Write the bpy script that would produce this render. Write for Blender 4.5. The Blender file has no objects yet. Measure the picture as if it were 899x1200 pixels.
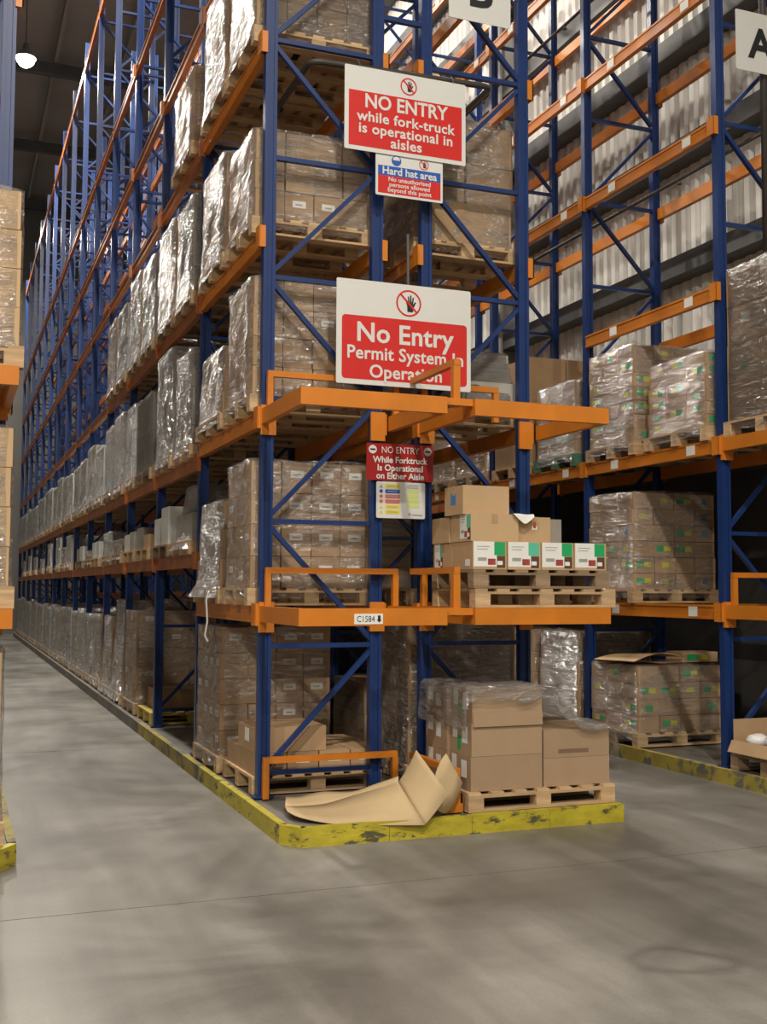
import bpy, math, random
from mathutils import Vector, Matrix, noise
random.seed(7)
sc = bpy.context.scene
# ------------------------------------------------------------------ camera
W, H = 899, 1200
F, PITCH, YAW, ROLL = 1312.0, 0.0681, 0.3689, 0.0044
CAM = Vector((-2.2512, -8.341, 1.7076))
fw = Vector((math.sin(YAW)*math.cos(PITCH), math.cos(YAW)*math.cos(PITCH), math.sin(PITCH)))
rt0 = Vector((math.cos(YAW), -math.sin(YAW), 0)); up0 = rt0.cross(fw)
rt = rt0*math.cos(ROLL) + up0*math.sin(ROLL); up = -rt0*math.sin(ROLL) + up0*math.cos(ROLL)
cd = bpy.data.cameras.new('camera'); cam = bpy.data.objects.new('camera', cd)
sc.collection.objects.link(cam); sc.camera = cam
cd.sensor_fit = 'VERTICAL'; cd.sensor_height = 36; cd.lens = F/H*36; cd.clip_end = 200
cam.matrix_world = Matrix(((rt.x, up.x, -fw.x, CAM.x), (rt.y, up.y, -fw.y, CAM.y), (rt.z, up.z, -fw.z, CAM.z), (0, 0, 0, 1)))
def un(u, v, ax, val):                       # pixel -> point on the plane ax = val
    d = fw + rt*((u-W/2)/F) + up*((H/2-v)/F); i = 'xyz'.index(ax)
    return CAM + d*((val-CAM[i])/d[i])
# ------------------------------------------------------------------ world, exposure, lamps
wd = bpy.data.worlds.new('world'); sc.world = wd; wd.use_nodes = True
wd.node_tree.nodes['Background'].inputs[0].default_value = (.5, .5, .5, 1)
wd.node_tree.nodes['Background'].inputs[1].default_value = .02
vs = sc.view_settings; vs.view_transform = 'Standard'; vs.look = 'None'; vs.gamma = 1; vs.use_curve_mapping = False
vs.exposure = -0.95
try:
    sc.cycles.transparent_max_bounces = 32; sc.cycles.use_denoising = True
    sc.cycles.sample_clamp_indirect = 6; sc.cycles.max_bounces = 8
except Exception: pass
LAMP_POWER = 1250.0
LAMP_COLOR = (1.0, .925, .81)
# (x, y, z): one row above each aisle and two rows over the open cross aisle by the camera
LAMPS = [(-.95, 4.5, 14), (-.95, 18.2, 13.95), (-.95, 11.3, 14), (-.95, 31, 14), (3.3, 4.5, 14), (3.3, 11.3, 14), (3.3, 18.2, 14),  # each aisle's second lamp is unseen, added to brighten floor and loads
         (-8.5, -8.2, 11.5), (-.4, -8.2, 11.5), (-8.5, -16, 11.5), (-.4, -16, 11.5)]
LAMP_SPOTS = ['over the left aisle near its mouth', 'shining over the left aisle at the upper left', 'added unseen along the left aisle to brighten its loads', 'over the far end of the left aisle',
              'over the right aisle near its mouth', 'added unseen along the right aisle to brighten it', 'third along the right aisle', 'left one over the cross aisle', 'right one over the cross aisle', 'left one near the back wall', 'right one near the back wall']
# ------------------------------------------------------------------ helpers
col = sc.collection
class MB:
    def __init__(s): s.v = []; s.f = []
    def box(s, x0, x1, y0, y1, z0, z1):
        n = len(s.v)
        s.v += [(x, y, z) for z in (z0, z1) for (x, y) in ((x0, y0), (x1, y0), (x1, y1), (x0, y1))]
        s.f += [tuple(n+i for i in q) for q in ((3, 2, 1, 0), (4, 5, 6, 7), (0, 1, 5, 4), (1, 2, 6, 5), (2, 3, 7, 6), (3, 0, 4, 7))]
        return s
    def bar(s, a, b, w, h, upv=(0, 0, 1)):
        a, b = Vector(a), Vector(b); d = (b-a).normalized(); u = Vector(upv)
        if abs(d.dot(u)) > .98: u = Vector((0, 1, 0))
        r = d.cross(u).normalized(); u = r.cross(d)
        n = len(s.v)
        for p in (a, b):
            for (i, j) in ((-1, -1), (1, -1), (1, 1), (-1, 1)): s.v.append(tuple(p + r*(i*w/2) + u*(j*h/2)))
        s.f += [tuple(n+i for i in q) for q in ((3, 2, 1, 0), (4, 5, 6, 7), (0, 1, 5, 4), (1, 2, 6, 5), (2, 3, 7, 6), (3, 0, 4, 7))]
        return s
    def tube(s, pts, r, n=10):
        pts = [Vector(p) for p in pts]; rings = []
        for i, p in enumerate(pts):
            d = (pts[min(i+1, len(pts)-1)] - pts[max(i-1, 0)]).normalized()
            u = Vector((0, 0, 1)) if abs(d.z) < .95 else Vector((1, 0, 0))
            a = d.cross(u).normalized(); b = a.cross(d)
            k = len(s.v); rings.append(k)
            for j in range(n):
                t = 2*math.pi*j/n; s.v.append(tuple(p + a*(r*math.cos(t)) + b*(r*math.sin(t))))
        for A, B in zip(rings, rings[1:]):
            for j in range(n): s.f.append((A+j, A+(j+1) % n, B+(j+1) % n, B+j))
        s.f.append(tuple(rings[0]+j for j in range(n))[::-1]); s.f.append(tuple(rings[-1]+j for j in range(n)))
        return s
    def lathe(s, prof, n=24, c=(0, 0, 0)):
        k = len(s.v)
        for (r, z) in prof:
            for j in range(n):
                t = 2*math.pi*j/n; s.v.append((c[0]+r*math.cos(t), c[1]+r*math.sin(t), c[2]+z))
        for i in range(len(prof)-1):
            for j in range(n): s.f.append((k+i*n+j, k+i*n+(j+1) % n, k+(i+1)*n+(j+1) % n, k+(i+1)*n+j))
        return s
    def prism(s, poly, z0, z1):               # poly in xy, extruded in z
        n = len(s.v); k = len(poly)
        s.v += [(x, y, z0) for x, y in poly] + [(x, y, z1) for x, y in poly]
        s.f.append(tuple(n+i for i in range(k))[::-1]); s.f.append(tuple(n+k+i for i in range(k)))
        for i in range(k): s.f.append((n+i, n+(i+1) % k, n+k+(i+1) % k, n+k+i))
        return s
    def plate(s, poly, y0, y1):               # poly in xz, thickness along y (front face at y0)
        n = len(s.v); k = len(poly)
        s.v += [(x, y0, z) for x, z in poly] + [(x, y1, z) for x, z in poly]
        s.f.append(tuple(n+i for i in range(k))); s.f.append(tuple(n+k+i for i in range(k))[::-1])
        for i in range(k): s.f.append((n+(i+1) % k, n+i, n+k+i, n+k+(i+1) % k))
        return s
    def mesh(s, name, mat, smooth=False):
        me = bpy.data.meshes.new(name); me.from_pydata(s.v, [], s.f); me.update()
        if mat: me.materials.append(M[mat])
        if smooth:
            for p in me.polygons: p.use_smooth = True
        return me
def link(name, data, parent=None, loc=(0, 0, 0), scale=None, rot=None):
    o = bpy.data.objects.new(name, data); col.objects.link(o)
    if parent is not None: o.parent = parent
    o.location = loc
    if scale: o.scale = scale
    if rot: o.rotation_euler = rot
    return o
def tag(o, label, cat, group=None):
    o['label'] = label; o['category'] = cat
    if group: o['group'] = group
    return o
def thing(name, label, cat, loc=(0, 0, 0), group=None, rot=None):
    return tag(link(name, None, None, loc, None, rot), label, cat, group)
def struct(o, label=None):
    o['kind'] = 'structure'
    if label: o['label'] = label
    return o
CACHE = {}
def cached(key, fn):
    if key not in CACHE: CACHE[key] = fn()
    return CACHE[key]
def boxmesh(dx, dy, dz, mat, bev=0.0):
    key = ('box', round(dx, 3), round(dy, 3), round(dz, 3), mat)
    return cached(key, lambda: MB().box(-dx/2, dx/2, -dy/2, dy/2, 0, dz).mesh('box', mat))
# ------------------------------------------------------------------ materials
M = {}
def newmat(name):
    m = bpy.data.materials.new(name); m.use_nodes = True; nt = m.node_tree; nt.nodes.clear()
    out = nt.nodes.new('ShaderNodeOutputMaterial'); M[name] = m
    return m, nt, out
def nd(nt, t, **k):
    n = nt.nodes.new(t)
    for a, b in k.items():
        if a in n.inputs.keys(): n.inputs[a].default_value = b
        else: setattr(n, a, b)
    return n
def ramp(nt, stops):
    r = nt.nodes.new('ShaderNodeValToRGB'); e = r.color_ramp.elements
    while len(e) < len(stops): e.new(.5)
    for i, (p, c) in enumerate(stops): e[i].position = p; e[i].color = (*c, 1) if len(c) == 3 else c
    return r
def coords(nt, scale=(1, 1, 1), rot=(0, 0, 0), kind='Object'):
    tc = nt.nodes.new('ShaderNodeTexCoord'); mp = nt.nodes.new('ShaderNodeMapping')
    mp.inputs['Scale'].default_value = scale; mp.inputs['Rotation'].default_value = rot
    nt.links.new(tc.outputs[kind], mp.inputs[0]); return mp.outputs[0]
def paint(name, c, rough=.45, var=.18, nscale=6, metal=0, wear=None, bump=.0, spec=.5, objrand=0.0, stretch=(1, 1, 1)):
    m, nt, out = newmat(name); L = nt.links
    b = nd(nt, 'ShaderNodeBsdfPrincipled', Roughness=rough, Metallic=metal); b.inputs['Specular IOR Level'].default_value = spec
    co = coords(nt, stretch)
    n = nd(nt, 'ShaderNodeTexNoise', Scale=nscale, Detail=6.0, Roughness=.6); L.new(co, n.inputs['Vector'])
    lo = tuple(x*(1-var) for x in c); hi = tuple(min(1, x*(1+var)) for x in c)
    r = ramp(nt, [(.3, lo), (.7, hi)]); L.new(n.outputs['Fac'], r.inputs[0]); cur = r.outputs[0]
    if objrand:
        oi = nt.nodes.new('ShaderNodeObjectInfo'); mr = nd(nt, 'ShaderNodeMapRange'); mr.inputs[3].default_value = 1-objrand; mr.inputs[4].default_value = 1+objrand
        L.new(oi.outputs['Random'], mr.inputs[0]); hs = nd(nt, 'ShaderNodeHueSaturation'); L.new(mr.outputs[0], hs.inputs['Value']); L.new(cur, hs.inputs['Color']); cur = hs.outputs[0]
    if wear:
        n2 = nd(nt, 'ShaderNodeTexNoise', Scale=wear[1], Detail=8.0, Roughness=.7); L.new(co, n2.inputs['Vector'])
        r2 = ramp(nt, [(wear[2], (0, 0, 0)), (wear[2]+.06, (1, 1, 1))]); L.new(n2.outputs['Fac'], r2.inputs[0])
        mx = nd(nt, 'ShaderNodeMixRGB'); mx.inputs[2].default_value = (*wear[0], 1); L.new(r2.outputs[0], mx.inputs[0]); L.new(cur, mx.inputs[1]); cur = mx.outputs[0]
    L.new(cur, b.inputs['Base Color'])
    if bump:
        bp = nd(nt, 'ShaderNodeBump', Strength=bump, Distance=.01); L.new(n.outputs['Fac'], bp.inputs['Height']); L.new(bp.outputs[0], b.inputs['Normal'])
    L.new(b.outputs[0], out.inputs[0]); return m
paint('blue', (.010, .034, .140), .36, .12, 3, spec=.45, wear=((.05, .07, .12), 9, .70))
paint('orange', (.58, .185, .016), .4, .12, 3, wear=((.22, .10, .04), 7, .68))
paint('orange_far', (.40, .125, .030), .45, .2, 3, wear=((.14, .07, .04), 6, .62), objrand=.12)  # darker, browner orange for the beams of the further bays
paint('carton', (.40, .265, .150), .75, .07, 5, objrand=.16, spec=.25)
paint('carton_tan', (.50, .34, .19), .72, .05, 4, objrand=.08, spec=.25)
paint('carton_grey', (.34, .32, .28), .7, .08, 5, objrand=.22, spec=.25)
paint('carton_white', (.62, .62, .58), .6, .06, 5, objrand=.12, spec=.3)
paint('card_sheet', (.55, .41, .235), .72, .05, 4, spec=.25)
paint('carton_floor', (.385, .265, .165), .72, .05, 4, objrand=.06, spec=.25)
paint('flap_edge', (.20, .125, .07), .8, .05, 5)
paint('tape', (.42, .28, .15), .3, .1, 8, spec=.6)
paint('wood', (.50, .34, .185), .75, .25, 4, stretch=(1, 8, 8), objrand=.18, bump=.15)
paint('wood_dark', (.27, .185, .11), .8, .25, 4, stretch=(1, 8, 8), objrand=.2, bump=.15)
paint('wood_green', (.07, .17, .10), .75, .25, 4, stretch=(1, 8, 8))
paint('wood_yellow', (.55, .42, .10), .75, .2, 4, stretch=(1, 8, 8))
paint('paper_white', (.78, .78, .74), .6, .03, 4)
paint('sign_white', (.68, .68, .655), .35, .02, 3)
paint('sign_red', (.60, .022, .018), .35, .05, 3)
paint('sign_dark_red', (.32, .010, .010), .35, .08, 3)
paint('sign_blue', (.02, .10, .42), .35, .04, 3)
paint('sign_yellow', (.72, .62, .05), .4, .05, 3)
paint('sign_pink', (.62, .16, .13), .4, .05, 3)
paint('lime_pale', (.60, .68, .22), .4, .05, 3)
paint('ink', (.012, .012, .012), .5, .02, 3)
paint('print_brown', (.11, .05, .035), .5, .3, 40)
paint('print_red', (.35, .06, .05), .5, .2, 30)
paint('print_grey', (.33, .33, .32), .5, .1, 30)
paint('label_green', (.02, .36, .12), .45, .05, 3)
paint('label_teal', (.10, .50, .33), .45, .05, 3)
paint('label_yellow', (.62, .60, .04), .45, .05, 3)
paint('label_blue', (.03, .20, .50), .45, .05, 3)
paint('pipe', (.045, .038, .034), .5, .25, 5)
paint('steel_dark', (.075, .078, .078), .55, .15, 3)
paint('roof_sheet', (.26, .25, .235), .6, .12, .6)
paint('black_film', (.012, .013, .016), .25, .2, 6, bump=.6)
paint('plain_wall', (.26, .255, .24), .8, .08, .8)
paint('masonry', (.055, .052, .048), .85, .2, 1.5)
paint('far_wall', (.15, .145, .135), .8, .1, .8)
paint('sheet_metal', (.70, .69, .65), .5, .14, 1.2, spec=.35, stretch=(9, 9, .35))
paint('yellow_paint', (.45, .375, .028), .5, .25, 5, wear=((.085, .08, .04), 4.5, .54), stretch=(1, 1, 2.5))
paint('yellow_worn', (.34, .27, .045), .6, .2, 5, wear=((.13, .12, .095), 4, .50))
paint('kerb_grey', (.17, .155, .135), .75, .2, 4)
paint('lamp_case', (.18, .18, .18), .4, .05, 3)
paint('strap_white', (.7, .7, .68), .5, .05, 3)
paint('bag_white', (.80, .80, .79), .35, .03, 8, bump=.3)
def emit(name, c, s):
    m, nt, out = newmat(name); e = nd(nt, 'ShaderNodeEmission', Strength=s); e.inputs[0].default_value = (*c, 1); nt.links.new(e.outputs[0], out.inputs[0])
emit('lens', LAMP_COLOR, 60)
def film(name, lo, hi, tint, rough, bscale, bstr, gloss=.66):
    m, nt, out = newmat(name); L = nt.links
    co = coords(nt, (1, 1, 4.5), (.18, .22, .1))
    n = nd(nt, 'ShaderNodeTexNoise', Scale=2.6, Detail=6.0, Roughness=.68, Distortion=.9); L.new(co, n.inputs['Vector'])
    mr = nd(nt, 'ShaderNodeMapRange'); mr.inputs[1].default_value = .40; mr.inputs[2].default_value = .66; mr.inputs[3].default_value = lo; mr.inputs[4].default_value = hi
    L.new(n.outputs['Fac'], mr.inputs[0])
    co2 = coords(nt, (1, 1, 3.4), (.25, .3, .2))
    n2 = nd(nt, 'ShaderNodeTexNoise', Scale=bscale, Detail=3.5, Roughness=.6, Distortion=1.4); L.new(co2, n2.inputs['Vector'])
    co3 = coords(nt, (1, 1, 11), (.12, .16, .1))
    n3 = nd(nt, 'ShaderNodeTexNoise', Scale=4.5, Detail=3.0, Roughness=.55, Distortion=.6); L.new(co3, n3.inputs['Vector'])
    ad = nd(nt, 'ShaderNodeMath', operation='MULTIPLY_ADD'); ad.inputs[1].default_value = .55; L.new(n3.outputs['Fac'], ad.inputs[0]); L.new(n2.outputs['Fac'], ad.inputs[2])
    bp = nd(nt, 'ShaderNodeBump', Strength=1.0, Distance=bstr); L.new(ad.outputs[0], bp.inputs['Height'])
    b = nd(nt, 'ShaderNodeBsdfDiffuse'); b.inputs[0].default_value = (*tint, 1); L.new(bp.outputs[0], b.inputs['Normal'])
    g = nd(nt, 'ShaderNodeBsdfGlossy', Roughness=rough); g.inputs[0].default_value = (.95, .95, .95, 1); L.new(bp.outputs[0], g.inputs['Normal'])
    ms = nd(nt, 'ShaderNodeMixShader'); ms.inputs[0].default_value = gloss; L.new(b.outputs[0], ms.inputs[1]); L.new(g.outputs[0], ms.inputs[2])
    t = nd(nt, 'ShaderNodeBsdfTransparent'); t.inputs[0].default_value = (.95, .95, .95, 1)
    mx = nd(nt, 'ShaderNodeMixShader'); L.new(mr.outputs[0], mx.inputs[0]); L.new(t.outputs[0], mx.inputs[1]); L.new(ms.outputs[0], mx.inputs[2])
    L.new(mx.outputs[0], out.inputs[0])
film('film_clear', .10, .62, (.56, .54, .51), .19, 5, .05)
film('film_cloudy', .42, .85, (.54, .53, .51), .2, 5, .13)
film('film_grey', .45, .75, (.13, .12, .105), .25, 6, .02, .3)
def concrete():
    m, nt, out = newmat('concrete'); L = nt.links
    b = nd(nt, 'ShaderNodeBsdfPrincipled', Roughness=.5); b.inputs['Specular IOR Level'].default_value = .45
    tc = nt.nodes.new('ShaderNodeTexCoord')
    def mapped(s, r=0):
        mp = nt.nodes.new('ShaderNodeMapping'); mp.inputs['Scale'].default_value = s; mp.inputs['Rotation'].default_value = (0, 0, r); L.new(tc.outputs['Object'], mp.inputs[0]); return mp.outputs[0]
    n1 = nd(nt, 'ShaderNodeTexNoise', Scale=.55, Detail=8.0, Roughness=.62, Distortion=.6); L.new(mapped((1, 1, 1)), n1.inputs['Vector'])
    r1 = ramp(nt, [(.34, (.138, .129, .114)), (.50, (.200, .189, .170)), (.66, (.275, .262, .238))]); L.new(n1.outputs['Fac'], r1.inputs[0])
    n2 = nd(nt, 'ShaderNodeTexNoise', Scale=1.0, Detail=5.0, Roughness=.55, Distortion=.3); L.new(mapped((2.6, .28, 1)), n2.inputs['Vector'])
    r2 = ramp(nt, [(.40, (.76, .75, .74)), (.60, (1.05, 1.05, 1.05))]); L.new(n2.outputs['Fac'], r2.inputs[0])
    n3 = nd(nt, 'ShaderNodeTexNoise', Scale=1.0, Detail=5.0, Roughness=.6, Distortion=.5); L.new(mapped((.35, 2.2, 1), .25), n3.inputs['Vector'])
    r3 = ramp(nt, [(.40, (.86, .855, .85)), (.60, (1.04, 1.04, 1.04))]); L.new(n3.outputs['Fac'], r3.inputs[0])
    m1 = nd(nt, 'ShaderNodeMixRGB', blend_type='MULTIPLY'); m1.inputs[0].default_value = .8; L.new(r1.outputs[0], m1.inputs[1]); L.new(r2.outputs[0], m1.inputs[2])
    m2 = nd(nt, 'ShaderNodeMixRGB', blend_type='MULTIPLY'); m2.inputs[0].default_value = .45; L.new(m1.outputs[0], m2.inputs[1]); L.new(r3.outputs[0], m2.inputs[2])
    # curved tyre scrub marks: rings with broken edges
    cur = m2.outputs[0]
    nw = nd(nt, 'ShaderNodeTexNoise', Scale=2.2, Detail=2.0); L.new(tc.outputs['Object'], nw.inputs['Vector'])
    wob = nd(nt, 'ShaderNodeVectorMath', operation='MULTIPLY_ADD'); wob.inputs[1].default_value = (.3, .3, 0); L.new(nw.outputs['Color'], wob.inputs[0]); L.new(tc.outputs['Object'], wob.inputs[2])
    for (cx, cy, rr, wdt, amt) in ((.95, -3.88, .19, .08, .9), (2.6, -5.4, 2.3, .12, .5), (-3.2, -.6, 4.3, .2, .45), (-5.1, -3.2, 4.6, .22, .4)):
        mp = nt.nodes.new('ShaderNodeMapping'); mp.inputs['Location'].default_value = (-cx-.15, -cy-.15, 0); L.new(wob.outputs[0], mp.inputs[0])
        ln = nd(nt, 'ShaderNodeVectorMath', operation='LENGTH'); L.new(mp.outputs[0], ln.inputs[0])
        sb = nd(nt, 'ShaderNodeMath', operation='SUBTRACT'); sb.inputs[1].default_value = rr; L.new(ln.outputs['Value'], sb.inputs[0])
        ab = nd(nt, 'ShaderNodeMath', operation='ABSOLUTE'); L.new(sb.outputs[0], ab.inputs[0])
        mr = nd(nt, 'ShaderNodeMapRange'); mr.inputs[1].default_value = wdt; mr.inputs[2].default_value = 0; mr.inputs[3].default_value = 0; mr.inputs[4].default_value = amt; L.new(ab.outputs[0], mr.inputs[0])
        ml = nd(nt, 'ShaderNodeMath', operation='MULTIPLY'); L.new(mr.outputs[0], ml.inputs[0]); L.new(n2.outputs['Fac'], ml.inputs[1])
        mx = nd(nt, 'ShaderNodeMixRGB'); mx.inputs[2].default_value = (.07, .065, .058, 1); L.new(ml.outputs[0], mx.inputs[0]); L.new(cur, mx.inputs[1]); cur = mx.outputs[0]
    n4 = nd(nt, 'ShaderNodeTexNoise', Scale=60.0, Detail=4.0, Roughness=.7); L.new(tc.outputs['Object'], n4.inputs['Vector'])
    r4 = ramp(nt, [(.35, (.86, .86, .86)), (.65, (1.08, 1.08, 1.08))]); L.new(n4.outputs['Fac'], r4.inputs[0])
    m3 = nd(nt, 'ShaderNodeMixRGB', blend_type='MULTIPLY'); m3.inputs[0].default_value = .7; L.new(cur, m3.inputs[1]); L.new(r4.outputs[0], m3.inputs[2])
    L.new(m3.outputs[0], b.inputs['Base Color'])
    rr = ramp(nt, [(.3, (.30, .30, .30)), (.7, (.55, .55, .55))]); L.new(n1.outputs['Fac'], rr.inputs[0]); L.new(rr.outputs[0], b.inputs['Roughness'])
    bp = nd(nt, 'ShaderNodeBump', Strength=.08, Distance=.01); L.new(n4.outputs['Fac'], bp.inputs['Height']); L.new(bp.outputs[0], b.inputs['Normal'])
    L.new(b.outputs[0], out.inputs[0])
concrete()
# ------------------------------------------------------------------ dimensions of the place
KH = .13                                   # height of the raised plinths under the racks
L = 2.3; NB = 14; YEND = L*NB              # bay length, bays per row
FD = .9                                    # frame depth
XC, XB, XA, XD = 0.0, 1.33, 4.29, -2.86    # first post line of each row
XW = 5.80; CEIL = 16.8
# ------------------------------------------------------------------ shell
fl = struct(link('floor', MB().box(-14, XW+.1, -20, 37, -.25, -.02).mesh('floor', 'steel_dark')), 'worn grey concrete warehouse floor with tyre marks')
joints = [-20, -14.2, -8.2, -2.17, 3.9, 10, 16, 22, 28, 37]
for a, b in zip(joints, joints[1:]):
    link('slab', MB().box(-14, XW+.1, a+.005, b-.005, -.02, 0).mesh('slab', 'concrete'), fl)
ce = struct(link('ceiling', MB().box(-14, XW+.1, -20, 37, CEIL, CEIL+.2).mesh('ceiling', 'roof_sheet')), 'dark grey sheet metal warehouse roof with rafters')
for y in range(-18, 37, 6):
    struct(link('trim_%d' % (10+(y+18)//6), MB().box(-14, XW-.3, y-.11, y+.11, CEIL-.55, CEIL-.22).mesh('rafter', 'steel_dark')), 'dark steel rafter under the warehouse roof')
pm = MB().box(-.05, .05, -20, 36.9, CEIL-.2, CEIL-.001).mesh('purlin', 'plain_wall')
for i in range(11): struct(link('trim_%d' % (30+i), pm, None, (-13+i*1.8+.55, 0, 0)), 'pale purlin running lengthwise under the warehouse roof')
struct(link('wall_far', MB().box(-14, XW+.1, 36.9, 37.1, 0, CEIL).mesh('wall', 'far_wall')), 'plain grey end wall of the warehouse')
struct(link('wall_left', MB().box(-14.2, -14, -20, 37, 0, CEIL).mesh('wall', 'plain_wall')), 'plain grey side wall of the warehouse')
struct(link('wall_back', MB().box(-14, XW+.1, -20.2, -20, 0, CEIL).mesh('wall', 'plain_wall')), 'plain grey wall behind the loading area')
wr = struct(link('wall_right', MB().box(XW+.08, XW+.28, -20, 37, 0, CEIL).mesh('wall', 'masonry')), 'white corrugated metal wall behind dark horizontal rails')
def corr():                                  # one corrugated sheet, six ribs wide
    p = .19; b = MB(); prof = []
    for k in range(6): prof += [(k*p, 0), (k*p+.03, -.06), (k*p+.115, -.06), (k*p+.145, 0)]
    prof.append((6*p+.012, 0))
    for (y, x) in prof: b.v += [(x, y, 3.2), (x, y, CEIL)]
    for i in range(len(prof)-1): b.f.append((2*i, 2*i+1, 2*i+3, 2*i+2))
    return b.mesh('sheet', 'sheet_metal')
cm = corr(); y = -19.9; k = 0
while y < 36:
    link('sheet', cm, wr, (XW-.002*(k % 2)+.06, y, 0)); y += 1.14; k += 1
gm = MB().box(XW-.25, XW+.012, -19.9, 36.9, -.20, 0)
gm.box(XW-.25, XW-.235, -19.9, 36.9, 0, .035)
gmm = gm.mesh('girt', 'steel_dark')
for z in (3.2, 4.19, 5.56, 6.93, 8.24, 9.52, 10.9, 12.3, 13.7, 15.1): link('girt', gmm, wr, (0, 0, z))
for y in (-7, 6.9, 13.4, 19.9): link('column', MB().box(XW-.30, XW-.26, y-.12, y+.12, 0, CEIL).box(XW-.26, XW-.0, y-.012, y+.012, 0, CEIL).mesh('column', 'plain_wall'), wr)
# plinths with their painted kerbs
def plinth(name, x0, x1, yf, label, cham_l=True, cham_r=False):
    a, b = .11, .16
    poly = []
    poly += [(x0, yf+b), (x0+a, yf)] if cham_l else [(x0, yf)]
    poly += [(x1-a, yf), (x1, yf+b)] if cham_r else [(x1, yf)]
    poly += [(x1, YEND+.3), (x0, YEND+.3)]
    cx0 = (x0+x1)/2
    inner = [(x+(.03 if x < cx0 else -.03), y+.03 if y < 5 else y-.03) for x, y in poly]
    o = struct(link(name, MB().prism(inner, 0, KH-.012).mesh(name, 'concrete')), label)
    def kerb(p, q, mat, w=.055):
        d = (Vector(q)-Vector(p)).normalized(); n = Vector((-d.y, d.x))*w; e = d*.0
        P = [p, q, (q[0]+n.x+e.x, q[1]+n.y), (p[0]+n.x-e.x, p[1]+n.y)]
        link('kerb_rail', MB().prism(P, .0, KH).mesh('kerb', mat), o)
    pts = poly[:-2]
    for p, q in zip(pts, pts[1:]):
        dx = q[0]-p[0]
        if dx > .6:
            n = max(1, round(dx/.63))
            for i in range(n): kerb((p[0]+dx*i/n, p[1]), (p[0]+dx*(i+1)/n-.003, q[1]), 'yellow_paint')
        else: kerb(p, q, 'yellow_paint')
    yy = pts[0][1]
    for i, (ya, yb, mt) in enumerate(((yy, 1.6, 'yellow_paint'), (1.603, 5.0, 'yellow_worn'), (5.003, 12, 'kerb_grey'), (12.003, 20, 'kerb_grey'), (20.003, YEND+.3, 'kerb_grey'))):
        if name == 'trim_2': mt = 'yellow_worn' if ya < 12 else 'kerb_grey'
        kerb((x0, yb), (x0, ya), mt)
    yy = pts[-1][1]
    kerb((x1, yy+.058), (x1, YEND+.3), 'yellow_worn')
    return o
plinth('trim_1', -.15, 2.44, -1.16, 'raised concrete plinth with yellow kerb under the double rack', True, False)
plinth('trim_2', 4.17, XW-.3, -1.16, 'raised concrete plinth with yellow kerb under the wall rack', False, False)
plinth('trim_3', -4.36, -1.82, -1.14, 'raised concrete plinth with yellow kerb at the left edge', False, True)
# ------------------------------------------------------------------ racks
PW, PD = .095, .075                          # post section
def postmesh(h):
    def mk():
        w, d, g = PW/2, PD/2, .022
        poly = [(-w, -d), (-g, -d), (-g, -d+.016), (g, -d+.016), (g, -d), (w, -d), (w, d), (g, d), (g, d-.016), (-g, d-.016), (-g, d), (-w, d)]
        b = MB().prism(poly, 0, h)
        b.box(-.075, .075, -.06, .06, 0, .012)
        return b.mesh('post', 'blue')
    return cached(('post', h), mk)
def bracing(parent, x0, y, h, joined, flip=False):
    zs = [.31-KH+.955*k for k in range(int((h-.4)/.955)+1)]
    segs = []
    for i, z in enumerate(zs):
        segs.append(((.04, z), (FD-.04, z)))
        if i+1 < len(zs):
            lo = (i % 2 == 0) ^ flip
            a, b = z+.05, zs[i+1]-.05
            segs.append(((.04, a if lo else b), (FD-.04, b if lo else a)))
    if joined:
        def mk():
            b = MB()
            for (p, q) in segs: b.bar((p[0], 0, p[1]), (q[0], 0, q[1]), .035, .042, (0, 1, 0))
            return b.mesh('bracing', 'blue')
        link('bracing', cached(('brj', h, flip), mk), parent, (x0, y, 0))['kind'] = 'stuff'
    else:
        for i, (p, q) in enumerate(segs):
            key = ('br', round(q[1]-p[1], 2))
            me = cached(key, lambda: MB().bar((p[0], 0, 0), (q[0], 0, q[1]-p[1]), .035, .042, (0, 1, 0)).mesh('brace', 'blue'))
            link('brace', me, parent, (x0, y, p[1]))
BH = .13
def beammesh(mat):
    def mk():
        b = MB(); l = L-PD-.01
        b.box(-.025, .025, -l/2, l/2, -BH, 0)
        b.box(-.032, -.025, -l/2, l/2, -BH, -BH+.02)            # rolled lips
        b.box(-.032, -.025, -l/2, l/2, -.02, 0)
        return b.mesh('beam', mat)
    return cached(('beam', mat), mk)
def connmesh(mat):
    return cached(('conn', mat), lambda: MB().box(-.055, -.045, -.05, .05, -.15, .02).box(-.055, -.0, -.05, -.042, -.15, .02).mesh('connector', mat))
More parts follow.
